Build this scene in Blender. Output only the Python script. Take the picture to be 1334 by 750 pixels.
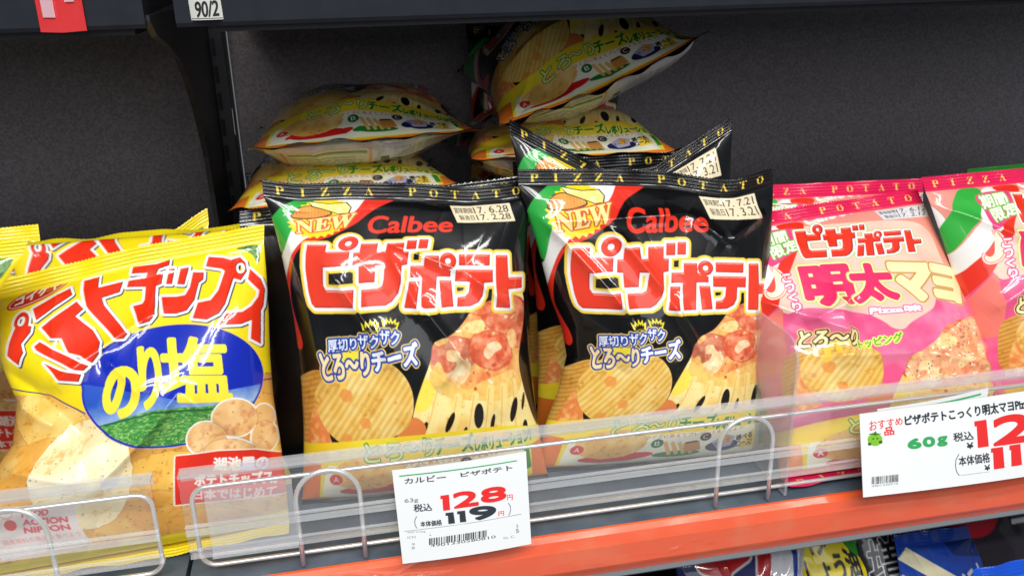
import bpy, bmesh, math
import numpy as np
from mathutils import Matrix, Vector

SC = bpy.context.scene
for o in list(bpy.data.objects): bpy.data.objects.remove(o)

# ---------------------------------------------------------------- camera
cam = bpy.data.cameras.new('camera'); cam_o = bpy.data.objects.new('camera', cam); SC.collection.objects.link(cam_o)
cam.sensor_width = 36; cam.sensor_fit = 'HORIZONTAL'; cam.lens = 31.17
cam.clip_start = .02; cam.clip_end = 60
CAM_R = [[0.979136, 0.088782, -0.182787], [-0.202083, 0.330938, -0.921761], [-0.021345, 0.939467, 0.341974]]
cam_o.matrix_world = Matrix([CAM_R[i] + [(0., -.5, .36942)[i]] for i in range(3)] + [[0, 0, 0, 1]])
SC.camera = cam_o

# ---------------------------------------------------------------- light: shop ceiling tubes in front of the shelf, an added soft fill, dim room
w = bpy.data.worlds.new('World'); SC.world = w; w.use_nodes = True
w.node_tree.nodes['Background'].inputs[0].default_value = (.80, .90, 1.0, 1)
w.node_tree.nodes['Background'].inputs[1].default_value = .155
def area_light(name, loc, size, power, target=(.15, .05, .1), col=(1, .985, .955)):
    l = bpy.data.lights.new(name, 'AREA'); l.shape = 'RECTANGLE'; l.size, l.size_y = size; l.energy = power; l.color = col
    o = bpy.data.objects.new(name, l); SC.collection.objects.link(o); o.location = loc
    o.rotation_euler = (Vector(target) - Vector(loc)).to_track_quat('-Z', 'Y').to_euler()
    return o
area_light('ceiling_tube_near', (.3, -1.15, 1.75), (2.4, .11), 25)
area_light('ceiling_tube_mid', (.1, -1.9, 2.2), (2.4, .13), 37)
area_light('ceiling_tube_far', (-.6, -2.7, 2.4), (2.4, .15), 37)
area_light('soft_fill_front', (.4, -4.6, 1.55), (4.0, 1.5), 38, (.15, .2, .25), (.96, .98, 1))  # broad fill light added to brighten the stacked bags and back panel
SC.view_settings.view_transform = 'Standard'; SC.view_settings.look = 'None'
SC.view_settings.exposure = 0.0; SC.view_settings.gamma = 1.0
SC.render.engine = 'CYCLES'
SC.cycles.use_denoising = True
SC.cycles.max_bounces = 8; SC.cycles.transparent_max_bounces = 24
SC.cycles.sample_clamp_indirect = 6
SC.cycles.filter_width = 1.5

# ---------------------------------------------------------------- helpers
def link(o, parent=None):
    SC.collection.objects.link(o)
    if parent is not None: o.parent = parent
    return o
def tag(o, label=None, cat=None, group=None, kind=None):
    if label: o['label'] = label
    if cat: o['category'] = cat
    if group: o['group'] = group
    if kind: o['kind'] = kind
    return o
def empty(name, loc=(0, 0, 0)):
    o = bpy.data.objects.new(name, None); o.empty_display_size = .02; o.location = loc
    return link(o)
def mat(name, col, rough=.5, metal=0., spec=.5, coat=0., bump=None, noise=None, coat_r=.05):
    m = bpy.data.materials.new(name); m.use_nodes = True; nt = m.node_tree; b = nt.nodes['Principled BSDF']
    b.inputs['Base Color'].default_value = (*col, 1); b.inputs['Roughness'].default_value = rough
    b.inputs['Metallic'].default_value = metal; b.inputs['Specular IOR Level'].default_value = spec
    b.inputs['Coat Weight'].default_value = coat; b.inputs['Coat Roughness'].default_value = coat_r
    if noise or bump:
        tc = nt.nodes.new('ShaderNodeTexCoord')
    if noise:      # (scale, other colour, contrast lo, hi)
        n = nt.nodes.new('ShaderNodeTexNoise'); n.inputs['Scale'].default_value = noise[0]; n.inputs['Detail'].default_value = 4
        r = nt.nodes.new('ShaderNodeValToRGB'); r.color_ramp.elements[0].position = noise[2]; r.color_ramp.elements[1].position = noise[3]
        r.color_ramp.elements[0].color = (*col, 1); r.color_ramp.elements[1].color = (*noise[1], 1)
        nt.links.new(tc.outputs['Object'], n.inputs['Vector']); nt.links.new(n.outputs['Fac'], r.inputs[0]); nt.links.new(r.outputs[0], b.inputs['Base Color'])
    if bump:       # (scale, strength, distance, stretch)
        n = nt.nodes.new('ShaderNodeTexNoise'); n.inputs['Scale'].default_value = bump[0]; n.inputs['Detail'].default_value = 2
        mp = nt.nodes.new('ShaderNodeMapping'); mp.inputs['Scale'].default_value = bump[3] if len(bump) > 3 else (1, 1, 1)
        u = nt.nodes.new('ShaderNodeBump'); u.inputs['Strength'].default_value = bump[1]; u.inputs['Distance'].default_value = bump[2]
        nt.links.new(tc.outputs['Object'], mp.inputs[0]); nt.links.new(mp.outputs[0], n.inputs['Vector']); nt.links.new(n.outputs['Fac'], u.inputs['Height'])
        nt.links.new(u.outputs[0], b.inputs['Normal'])
        if coat: nt.links.new(u.outputs[0], b.inputs['Coat Normal'])
    return m
def film_mat(name, rough=.3, coat=1., coat_r=.07, bump=None):
    m = mat(name, (.5, .5, .5), rough, coat=coat, coat_r=coat_r, bump=bump); nt = m.node_tree
    a = nt.nodes.new('ShaderNodeVertexColor'); a.layer_name = 'print'
    nt.links.new(a.outputs['Color'], nt.nodes['Principled BSDF'].inputs['Base Color'])
    return m
def clear_mat(name, tint=(1, 1, 1), veil=.10, rough=.06, veil_col=(.9, .92, .95)):
    """clear acrylic: mostly see-through, mirror-like at a slant, faintly milky from wear"""
    m = bpy.data.materials.new(name); m.use_nodes = True; nt = m.node_tree; N = nt.nodes; N.clear()
    out = N.new('ShaderNodeOutputMaterial'); t = N.new('ShaderNodeBsdfTransparent'); t.inputs[0].default_value = (*tint, 1)
    d = N.new('ShaderNodeBsdfDiffuse'); d.inputs[0].default_value = (*veil_col, 1)
    g = N.new('ShaderNodeBsdfGlossy'); g.inputs['Roughness'].default_value = rough
    a = N.new('ShaderNodeMixShader'); a.inputs[0].default_value = veil
    f = N.new('ShaderNodeFresnel'); ge = N.new('ShaderNodeNewGeometry'); mr = N.new('ShaderNodeMapRange')      # same index from either side of the sheet
    mr.inputs['To Min'].default_value = 1.49; mr.inputs['To Max'].default_value = 1 / 1.49
    nt.links.new(ge.outputs['Backfacing'], mr.inputs['Value']); nt.links.new(mr.outputs['Result'], f.inputs[0]); b = N.new('ShaderNodeMixShader')
    nt.links.new(t.outputs[0], a.inputs[1]); nt.links.new(d.outputs[0], a.inputs[2])
    nt.links.new(f.outputs[0], b.inputs[0]); nt.links.new(a.outputs[0], b.inputs[1]); nt.links.new(g.outputs[0], b.inputs[2])
    nt.links.new(b.outputs[0], out.inputs[0])
    return m
def add_box(bm, x0, x1, y0, y1, z0, z1, bev=0.):
    r = bmesh.ops.create_cube(bm, size=1)
    for v in r['verts']:
        v.co = Vector(((x0 + x1) / 2 + v.co.x * (x1 - x0), (y0 + y1) / 2 + v.co.y * (y1 - y0), (z0 + z1) / 2 + v.co.z * (z1 - z0)))
    if bev:
        es = list({e for v in r['verts'] for e in v.link_edges})
        bmesh.ops.bevel(bm, geom=es, offset=bev, segments=2, affect='EDGES', profile=.6)
def add_prism(bm, pts, axis, a0, a1):
    """extrude a 2-D outline along one axis"""
    def P(p, a): return {'x': (a, p[0], p[1]), 'y': (p[0], a, p[1]), 'z': (p[0], p[1], a)}[axis]
    A = [bm.verts.new(P(p, a0)) for p in pts]; B = [bm.verts.new(P(p, a1)) for p in pts]
    n = len(pts); bm.faces.new(A); bm.faces.new(B[::-1])
    for i in range(n): bm.faces.new((A[i], B[i], B[(i + 1) % n], A[(i + 1) % n]))
def add_tube(bm, pts, r, closed=False, seg=12):
    pts = [Vector(p) for p in pts]; n = len(pts); rings = []; ref = None
    for i in range(n):
        a = pts[(i - 1) % n] if (closed or i) else pts[i]; b = pts[(i + 1) % n] if (closed or i < n - 1) else pts[i]
        t = (b - a).normalized()
        if ref is None: ref = t.orthogonal().normalized()
        ref = (ref - t * ref.dot(t)).normalized(); q = t.cross(ref)
        rings.append([bm.verts.new(pts[i] + (ref * math.cos(2 * math.pi * k / seg) + q * math.sin(2 * math.pi * k / seg)) * r) for k in range(seg)])
    for i in range(n if closed else n - 1):
        A, B = rings[i], rings[(i + 1) % n]
        for k in range(seg): bm.faces.new((A[k], A[(k + 1) % seg], B[(k + 1) % seg], B[k]))
    if not closed: bm.faces.new(rings[0][::-1]); bm.faces.new(rings[-1])
def obj(name, bm, m, parent=None, smooth=False):
    bmesh.ops.recalc_face_normals(bm, faces=bm.faces[:])
    me = bpy.data.meshes.new(name); bm.to_mesh(me); bm.free(); me.materials.append(m)
    if smooth: me.polygons.foreach_set('use_smooth', [True] * len(me.polygons))
    o = bpy.data.objects.new(name, me); link(o, parent)
    if parent is not None: o.matrix_parent_inverse = Matrix.Translation(-Vector(parent.location))
    return o
def box(name, m, parent, *a, bev=0.):
    bm = bmesh.new(); add_box(bm, *a, bev=bev); return obj(name, bm, m, parent)
def grid_mesh(name, parts, m, parent=None, flip=()):
    """one mesh out of (points[h,w,3], colours[h,w,3] or None) grids"""
    V, C, F, off = [], [], [], 0
    for i, (P, col) in enumerate(parts):
        h, w_ = P.shape[:2]; V.append(P.reshape(-1, 3)); C.append(col.reshape(-1, 3))
        k = (np.arange(h - 1)[:, None] * w_ + np.arange(w_ - 1)[None]).ravel() + off
        q = np.stack([k, k + w_, k + w_ + 1, k + 1], 1)
        F.append(q[:, ::-1] if i in flip else q); off += h * w_
    V = np.concatenate(V).astype(np.float32); C = np.concatenate(C).astype(np.float32); F = np.concatenate(F).astype(np.int32)
    if parent is not None: V = V - np.array(parent.location, np.float32)
    me = bpy.data.meshes.new(name); me.vertices.add(len(V)); me.vertices.foreach_set('co', V.ravel())
    me.loops.add(F.size); me.loops.foreach_set('vertex_index', F.ravel())
    me.polygons.add(len(F)); me.polygons.foreach_set('loop_start', np.arange(0, F.size, 4, dtype=np.int32))
    me.polygons.foreach_set('loop_total', np.full(len(F), 4, np.int32)); me.update(calc_edges=True)
    me.polygons.foreach_set('use_smooth', np.ones(len(F), bool))
    a = me.color_attributes.new('print', 'BYTE_COLOR', 'POINT')
    a.data.foreach_set('color_srgb', np.concatenate([np.clip(C, 0, 1), np.ones((len(C), 1), np.float32)], 1).ravel())
    me.materials.append(m); me.validate()
    return link(bpy.data.objects.new(name, me), parent)

M_DARK = mat('dark_powder_coat', (.022, .023, .028), .42)
M_LIP = mat('slate_powder_coat', (.010, .0125, .019), .6, spec=.2, noise=(60, (.014, .017, .025), .35, .7))
M_TRAY = mat('blue_grey_tray', (.062, .092, .13), .5, noise=(34, (.12, .16, .21), .36, .74))
M_BACK = mat('charcoal_back_panel', (.20, .175, .185), .8, noise=(420, (.31, .275, .288), .38, .66))
M_ORANGE = mat('orange_price_rail', (.88, .105, .020), .34, noise=(38, (.84, .15, .05), .50, .72), coat=.45, coat_r=.14, bump=(14, .45, .004, (1, 1, 2.2)))
M_GREY = mat('grey_rail_edge', (.19, .21, .23), .4)
M_CHROME = mat('bright_wire', (.95, .96, .98), .30, metal=.65)
M_CLEAR = clear_mat('clear_acrylic', (.99, .993, .996), .048, .10)
M_CLEAR_COVER = clear_mat('clear_rail_cover', (.99, .985, .985), .03, .09)
M_CLEAR_RIB = clear_mat('clear_acrylic_rib', (.97, .98, .985), .23, .08)
M_CLEAR_DIV = clear_mat('smoky_divider', (.88, .87, .90), .20, .12)
M_FILM = film_mat('printed_film', .40, 1., .085, (95, .10, .0012))
M_FILM.node_tree.nodes['Principled BSDF'].inputs['Specular IOR Level'].default_value = .2
M_TILE = mat('pale_floor_tile', (.42, .43, .44), .35)
M_PAPER = film_mat('printed_card', .45, .15, .2)
M_REDBOX = mat('red_plastic', (.86, .05, .055), .25, coat=.5)
M_PINK = mat('pale_pink_card', (.80, .50, .56), .4)
# ---------------------------------------------------------------- print artwork: rasterised in code, stored on vertices
_TXT = {}
def text_tris(s):
    """triangles of a string set in Blender's built-in font (em units)"""
    if s in _TXT: return _TXT[s]
    cu = bpy.data.curves.new('lettering_source', 'FONT'); cu.body = s; cu.size = 1; cu.resolution_u = 6
    o = bpy.data.objects.new('lettering_source', cu); SC.collection.objects.link(o)
    dg = bpy.context.evaluated_depsgraph_get(); ev = o.evaluated_get(dg)
    me = ev.to_mesh(); me.calc_loop_triangles()
    v = np.zeros(len(me.vertices) * 3, 'f'); me.vertices.foreach_get('co', v); v = v.reshape(-1, 3)[:, :2].astype(float)
    t = np.zeros(len(me.loop_triangles) * 3, 'i'); me.loop_triangles.foreach_get('vertices', t); t = t.reshape(-1, 3)
    ev.to_mesh_clear(); bpy.data.objects.remove(o); bpy.data.curves.remove(cu)
    a = v[t]; ar = np.cross(a[:, 1] - a[:, 0], a[:, 2] - a[:, 0])
    t[ar < 0] = t[ar < 0][:, ::-1]
    _TXT[s] = (v, t)
    return _TXT[s]

def homog(src, dst):
    A = []; B = []
    for (x, y), (X, Y) in zip(src, dst):
        A += [[x, y, 1, 0, 0, 0, -X * x, -X * y], [0, 0, 0, x, y, 1, -Y * x, -Y * y]]; B += [X, Y]
    h = np.append(np.linalg.solve(np.array(A, float), np.array(B, float)), 1).reshape(3, 3)
    def f(p):
        p = np.asarray(p, float); q = np.concatenate([p, np.ones(p.shape[:-1] + (1,))], -1) @ h.T
        return q[..., :2] / q[..., 2:3]
    return f

def board(cu, cv, x0, y0, sc):
    """artboard units -> (u,v) on the film, cubic layout curves"""
    def f(p):
        p = np.asarray(p, float); x = (p[..., 0] - x0) / sc; y = (p[..., 1] - y0) / sc
        T = [1 + 0 * x, x, y, x * x, x * y, y * y, x ** 3, x * x * y, x * y * y, y ** 3]
        return np.stack([sum(c * t for c, t in zip(cu, T)), sum(c * t for c, t in zip(cv, T))], -1)
    return f

def noise2(X, Y, s, seed, octaves=3):
    out = 0 * X; amp = 1.; tot = 0
    for o in range(octaves):
        r = np.random.RandomState(seed + o * 17); g = r.rand(64, 64)
        x = X / s; y = Y / s
        xi = np.floor(x).astype(int); yi = np.floor(y).astype(int); fx = x - xi; fy = y - yi
        fx = fx * fx * (3 - 2 * fx); fy = fy * fy * (3 - 2 * fy)
        a = g[yi % 64, xi % 64]; b = g[yi % 64, (xi + 1) % 64]; c = g[(yi + 1) % 64, xi % 64]; d = g[(yi + 1) % 64, (xi + 1) % 64]
        out = out + amp * ((a * (1 - fx) + b * fx) * (1 - fy) + (c * (1 - fx) + d * fx) * fy)
        tot += amp; amp *= .5; s = s * .5
    return out / tot

class Art:
    def __init__(s, wmm, hmm, nu, nv, bg, ss=3):
        s.nu, s.nv, s.ss = nu, nv, ss
        s.W, s.H = nu * ss, nv * ss
        s.wmm, s.hmm = wmm, hmm
        s.img = np.empty((s.H, s.W, 3), np.float32); s.img[:] = np.array(bg) / 255.
        s.ppm = s.W / wmm
        s.map = lambda p: p                      # layout -> (u,v)
        Y, X = np.mgrid[0:s.H, 0:s.W].astype(np.float32)
        s.X = X / s.W * wmm; s.Y = Y / s.H * hmm  # millimetres
    def px(s, p):
        q = s.map(np.asarray(p, float)); return q * np.array([s.W, s.H])
    def _edges(s, A, B):
        acc = np.zeros((s.H, s.W + 1), np.int32)
        d = np.where(B[:, 1] > A[:, 1], 1, -1); sw = d < 0
        A, B = np.where(sw[:, None], B, A), np.where(sw[:, None], A, B)
        r0 = np.clip(np.ceil(A[:, 1] - .5), 0, s.H).astype(int); r1 = np.clip(np.ceil(B[:, 1] - .5), 0, s.H).astype(int)
        n = np.maximum(r1 - r0, 0); k = n > 0
        A, B, d, r0, n = A[k], B[k], d[k], r0[k], n[k]
        if len(n) == 0: return acc[:, :-1] > 0
        idx = np.repeat(np.arange(len(n)), n)
        row = np.arange(n.sum()) - np.repeat(np.cumsum(n) - n, n) + r0[idx]
        xs = A[idx, 0] + (row + .5 - A[idx, 1]) * (B[idx, 0] - A[idx, 0]) / (B[idx, 1] - A[idx, 1])
        col = np.clip(np.ceil(xs - .5), 0, s.W).astype(int)
        np.add.at(acc, (row, col), d[idx])
        return np.cumsum(acc, 1)[:, :-1]
    def poly(s, pts, raw=False):
        p = np.asarray(pts, float)
        if not raw:
            q = []
            for i in range(len(p)):
                a, b = p[i], p[(i + 1) % len(p)]
                q += [a + (b - a) * t for t in np.linspace(0, 1, 5)[:-1]]
            p = s.px(np.array(q))
        return (s._edges(p, np.roll(p, -1, 0)) % 2) != 0
    def polys(s, L):
        m = np.zeros((s.H, s.W), bool)
        for p in L: m |= s.poly(p)
        return m
    def smooth_poly(s, pts, n=8):
        """closed Catmull-Rom outline"""
        p = np.asarray(pts, float); q = []
        for i in range(len(p)):
            a, b, c, d = p[i - 1], p[i], p[(i + 1) % len(p)], p[(i + 2) % len(p)]
            for t in np.linspace(0, 1, n, endpoint=False):
                q.append(.5 * (2 * b + (c - a) * t + (2 * a - 5 * b + 4 * c - d) * t * t + (3 * b - a - 3 * c + d) * t ** 3))
        return s.poly(np.array(q))
    def ell(s, cx, cy, rx, ry, rot=0., n=60, jag=0., seed=0):
        t = np.linspace(0, 2 * math.pi, n, endpoint=False)
        r = 1 + jag * (np.random.RandomState(seed).rand(n) - .5)
        x, y = rx * r * np.cos(t), ry * r * np.sin(t); a = math.radians(rot)
        return s.poly(np.stack([cx + x * math.cos(a) - y * math.sin(a), cy + x * math.sin(a) + y * math.cos(a)], -1))
    def burst(s, cx, cy, rx, ry, teeth, depth):
        t = np.linspace(0, 2 * math.pi, teeth * 2, endpoint=False); r = np.where(np.arange(teeth * 2) % 2, 1 - depth, 1)
        return s.poly(np.stack([cx + rx * r * np.cos(t), cy + ry * r * np.sin(t)], -1))
    def stroke(s, pts, w):
        """polyline of width w in layout units, round joints"""
        m = np.zeros((s.H, s.W), bool); p = np.asarray(pts, float)
        for a, b in zip(p[:-1], p[1:]):
            d = b - a; d = d / (np.linalg.norm(d) + 1e-9) * w / 2; n = np.array([-d[1], d[0]])
            m |= s.poly([a + n, b + n, b - n, a - n])
        for a in p: m |= s.ell(a[0], a[1], w / 2, w / 2, n=14)
        return m
    def text(s, t, quad, bold=0., arch=0.):
        """string fitted into the quad TL,TR,BR,BL (layout units)"""
        v, tr = text_tris(t)
        lo, hi = v.min(0), v.max(0); n = (v - lo) / (hi - lo)
        x, y = n[:, 0:1], 1 - n[:, 1:2] + arch * 4 * (n[:, 0:1] - .5) ** 2 - arch
        TL, TR, BR, BL = [np.array(k, float) for k in quad]
        p = s.px((1 - y) * ((1 - x) * TL + x * TR) + y * ((1 - x) * BL + x * BR))
        T = p[tr]
        A = T.reshape(-1, 2); B = T[:, [1, 2, 0]].reshape(-1, 2)
        m = s._edges(A, B) != 0
        return s.grow(m, bold) if bold else m
    def grow(s, m, mm):
        r = mm * s.ppm
        if r == 0: return m
        if r < 0: return ~s.grow(~m, -mm)
        ys, xs = np.nonzero(m)
        if len(ys) == 0: return m
        R = int(math.ceil(r)) + 1
        y0, y1 = max(0, ys.min() - R), min(s.H, ys.max() + R + 1); x0, x1 = max(0, xs.min() - R), min(s.W, xs.max() + R + 1)
        c = m[y0:y1, x0:x1]; out = np.zeros_like(c); h, w = c.shape
        cs = np.concatenate([np.zeros((h, 1), np.int32), np.cumsum(c, 1, dtype=np.int32)], 1)
        xi = np.arange(w)
        for dy in range(-int(r), int(r) + 1):
            k = int(math.sqrt(max(r * r - dy * dy, 0)))
            hz = cs[:, np.minimum(xi + k + 1, w)] - cs[:, np.maximum(xi - k, 0)] > 0
            if dy >= 0: out[dy:] |= hz[:h - dy] if dy else hz
            else: out[:dy] |= hz[-dy:]
        o = m.copy(); o[y0:y1, x0:x1] = out
        return o
    def shift(s, m, dxmm, dymm):
        return np.roll(m, (int(round(dymm * s.ppm)), int(round(dxmm * s.ppm))), (0, 1))
    def fill(s, m, c, op=1.):
        """flat colour, or a function of (x mm, y mm) giving 0..255 rgb"""
        if not m.any(): return
        col = np.array(c, np.float32) / 255. if not callable(c) else np.clip(c(s.X[m], s.Y[m]), 0, 255).astype(np.float32) / 255.
        s.img[m] = s.img[m] * (1 - op) + col * op
    def soft(s, f, c):
        """blend by a mask 0..1 over the whole sheet"""
        s.img += f[..., None].astype(np.float32) * (np.array(c, np.float32) / 255. - s.img)
    def result(s):
        return s.img.reshape(s.nv, s.ss, s.nu, s.ss, 3).mean((1, 3))
    def copy(s):
        import copy as cp
        o = cp.copy(s); o.img = s.img.copy(); return o

def mixc(a, b, t):
    t = np.clip(t, 0, 1)[..., None]; return np.array(a, float) * (1 - t) + np.array(b, float) * t

def chip_field(seed, ridge=None, base=(244, 200, 106), dark=(206, 138, 48), pale=(255, 228, 150)):
    def f(x, y):
        n = noise2(x, y, 14, seed); m = noise2(x, y, 3.2, seed + 5)
        c = mixc(base, pale, (n - .45) * 3.0); c = mixc(c, dark, (m - .58) * 2.6 + (.36 - n) * 1.5)
        if ridge:
            a, w, k = ridge
            g = np.sin((x * math.cos(a) + y * math.sin(a) + 1.2 * (n - .5)) * 2 * math.pi / w)
            c = c * (1 - k * (.5 - .5 * g[..., None]))
        return c
    return f

def flecks(A, m, seed, n, c, r=(.25, .7)):
    ys, xs = np.nonzero(m)
    if len(ys) == 0: return
    rs = np.random.RandomState(seed); o = A.map; A.map = lambda p: p
    mm = np.zeros_like(m)
    for k in rs.randint(0, len(ys), n):
        a = rs.uniform(*r) / A.wmm; b = rs.uniform(*r) * .55 / A.wmm
        mm |= A.ell(xs[k] / A.W, ys[k] / A.H, a, b * A.wmm / A.hmm * 1.0, rs.uniform(-70, 70), n=8)
    A.map = o
    A.fill(mm & m, c)
# ---------------------------------------------------------------- shelving (the setting)
tag(box('floor', M_TILE, None, -4, 4, -5, .6, -1.3, -1.25), kind='structure')
bp = empty('back_panel', (0, .43, -.6)); tag(bp, 'dark charcoal back panel of the shelving behind the bags', 'panel')
box('panel_sheet', M_BACK, bp, -1.2, -.1235, .430, .440, -.6, .9)
box('panel_sheet', M_BACK, bp, -.0915, 1.8, .430, .440, -.6, .9)

up = empty('shelf_upright', (-.1075, .41, -.6)); tag(up, 'black slotted upright post and curved bracket left of the bag stacks', 'shelf post')
box('post', M_DARK, up, -.1225, -.0925, .395, .4295, -.6, .9, bev=.002)
bm = bmesh.new()
for k in range(22):
    for dx in (-.0055, .0055): add_box(bm, -.1075 + dx - .0018, -.1075 + dx + .0018, .3944, .3955, .02 + k * .025, .036 + k * .025)
obj('slots', bm, mat('slot_black', (.003, .003, .004), .8), up)
bm = bmesh.new()
add_prism(bm, [(.105,.3415),(.125,.331),(.165,.322),(.207,.308),(.228,.295),(.242,.281),(.256,.265),(.266,.25),(.274,.236),(.280,.222),(.286,.19),(.292,.08),(.394,.08),(.394,.345),(.105,.345)], 'x', -.1085, -.1045)
obj('bracket', bm, M_DARK, up)
box('edge_glint', M_CHROME, up, -.0924, -.0918, .3935, .3950, .221, .246)  # bright sliver added to imitate the highlight along the post edge

def shelf(name, x0, x1, label):
    t = empty(name, ((x0 + x1) / 2, .2, -.03)); tag(t, label, 'shelf')
    box('tray', M_TRAY, t, x0, x1, .0025, .425, -.012, 0.)
    bm = bmesh.new()
    add_prism(bm, [(-.004,-.0335),(-.0065,-.026),(-.006,-.010),(-.0035,-.0025),(.0,.0005),(.0022,.0005),(.0022,-.0335)], 'x', x0, x1)
    obj('price_rail', bm, M_ORANGE, t)
    bm = bmesh.new(); add_prism(bm, [(-.0045,-.0385),(-.006,-.0365),(-.0055,-.0338),(.02,-.0338),(.02,-.0385)], 'x', x0, x1)
    obj('rail_edge', bm, M_GREY, t)
    # loose clear cover strip, buckled into long wavy ridges
    nx, nz = int((x1 - x0) / .0011), 34
    X, S = np.meshgrid(np.linspace(x0, x1, nx), np.linspace(0, 1, nz)); Zc = -.0325 + .031 * S
    r = np.random.RandomState(int(abs(x0) * 1000)); hgt = 0 * X
    for k in range(int((x1 - x0) * 34)):
        cx_, z0 = r.uniform(x0, x1), r.uniform(-.030, -.004); L_ = r.uniform(.012, .05)
        d = Zc - z0 - r.uniform(.001, .005) * np.sin((X - cx_) * r.uniform(30, 110) + r.uniform(0, 6)) - (X - cx_) * r.uniform(-.12, .12)
        hgt += r.uniform(.0004, .0013) * np.exp(-np.abs(d) / r.uniform(.0008, .0016)) * np.exp(-((X - cx_) / L_) ** 2)
    Yc = -.0073 + np.interp(S, (0, .2, .7, 1), (.003, .0, .0005, .0035)) - hgt * np.clip(np.minimum(S, 1 - S) * 8, 0, 1)
    grid_mesh('clear_cover', [(np.stack([X, Yc, Zc], -1), np.ones(X.shape + (3,)))], M_CLEAR_COVER, t)
    return t
shelf('lower_shelf', -.1165, 1.6, 'long metal shelf with orange price rail under the black and pink bags')
shelf('lower_shelf', -1.2, -.1195, 'metal shelf section under the yellow bags at the left end')

def upper(name, x0, x1, label):
    t = empty(name, ((x0 + x1) / 2, .3, .337)); tag(t, label, 'shelf')
    bm = bmesh.new(); add_prism(bm, [(.100,.340),(.1015,.3375),(.106,.3375),(.106,.345),(.425,.352),(.425,.360),(.104,.392),(.100,.390)], 'x', x0, x1)
    obj('lip', bm, M_LIP, t)
    box('shade_strip', M_DARK, t, x0 + .02, x1 - .01, .118, .160, .333, .344)  # dark strip added to stand for the shade band below the lip
    return t
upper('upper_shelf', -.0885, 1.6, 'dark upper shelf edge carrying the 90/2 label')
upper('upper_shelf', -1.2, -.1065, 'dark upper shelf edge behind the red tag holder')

# shelf below, only its bags peep out
lo = empty('bottom_shelf', (.3, .1, -.30)); tag(lo, 'dark shelf board beneath the orange rail holding the lowest bags', 'shelf')
box('tray', M_DARK, lo, -1.2, 1.6, -.16, .425, -.302, -.286)
# layout grids of the printed film (artboard units -> film u,v)
BOARD_BLACK_RIGHT = board([0.35745,0.33089,-0.03808,0.02014,0.00878,0.03147,0.00838,0.00458,-0.01277,0.00824], [0.46730,0.00247,0.25727,0.00766,0.00637,0.00400,0.00380,0.00459,-0.00054,0.00470], 845, 420, 100.)
BOARD_BLACK_LEFT = board([0.42712,0.30451,-0.03200,0.00497,0.00769,0.00365,0.00544,-0.00154,-0.00525,0.00049], [0.41196,0.00707,0.22938,0.00836,0.00437,-0.00356,0.00156,0.00436,-0.00042,0.00661], 520, 420, 100.)
BOARD_YELLOW = board([0.52705,0.28090,0.00315,-0.00188,-0.00919,0.01310,0.00039,-0.00398,-0.01203,0.00011], [0.41606,0.04684,0.25692,-0.00001,-0.00319,-0.00390,0.00073,0.00371,0.00349,0.00307], 185, 500, 100.)
BOARD_PINK = board([0.36010,0.29047,-0.12668,0.02267,-0.02443,0.03914,0.00719,-0.00538,0.00340,-0.00158], [0.47710,0.04402,0.29222,-0.00140,-0.00059,-0.00766,0.00022,0.00228,0.00026,0.00330], 1110, 430, 100.)
BOARD_PINK_RIGHT = board([0.17260,0.30212,-0.09874,0.01320,-0.01904,0.04309,0.02828,-0.00913,0.00033,0.00119], [0.49111,0.02478,0.29730,0.00280,-0.00449,0.00332,0.00221,0.00378,-0.00073,0.00407], 1330, 400, 100.)
# ---------------------------------------------------------------- the printed designs
def zz(x0, y0, sc):            # enlargement grid -> artboard units
    return lambda L: [(x0 + x / sc, y0 + y / sc) for x, y in L]
A1, B1 = zz(730, 290, 5.767), zz(860, 310, 6.82)
LOGO = [A1(p) for p in (
    [(88,185),(226,185),(230,258),(408,262),(408,362),(228,366),(240,490),(262,525),(460,525),(460,640),(190,640),(165,615),(140,540),(105,380)],
    [(480,190),(600,190),(604,275),(668,275),(670,190),(785,190),(787,278),(825,280),(825,372),(786,376),(786,490),(775,560),(735,615),(690,640),(520,640),(518,530),(630,530),(662,512),(670,470),(670,372),(604,372),(605,482),(495,482),(486,372),(440,370),(440,275),(482,275)],
    [(808,165),(868,165),(868,250),(806,252)])] + [B1(p) for p in (
    [(72,60),(145,60),(145,162),(72,162)], [(168,52),(238,52),(236,158),(165,158)],
    [(222,235),(330,235),(335,318),(425,350),(425,397),(326,400),(320,640),(212,640),(216,405),(118,405),(118,318),(222,318)],
    [(112,440),(195,440),(170,640),(82,640)], [(350,432),(435,432),(457,630),(370,638)],
    [(488,225),(715,225),(715,308),(488,308)],
    [(465,345),(738,345),(738,435),(668,435),(665,540),(640,592),(580,625),(485,630),(488,562),(540,555),(568,520),(575,435),(465,435)],
    [(762,230),(845,230),(855,405),(962,405),(962,485),(855,490),(858,628),(765,628)])]
RINGS = [(A1([(384, 180)])[0], 12.4, 4.4), (B1([(402, 275)])[0], 9.2, 3.5)]

def logo_mask(A, f=lambda p: p, s=1.):
    L = [np.array(f(np.array(p, float))) for p in LOGO]
    m = A.polys(L)
    for (c, ro, ri) in RINGS:
        c = np.array(f(np.array([c], float)))[0]
        m |= A.ell(c[0], c[1], ro * s, ro * s * 1.0) & ~A.ell(c[0], c[1], ri * s, ri * s)
    return A.grow(A.grow(m, .35), -.25)

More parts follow.
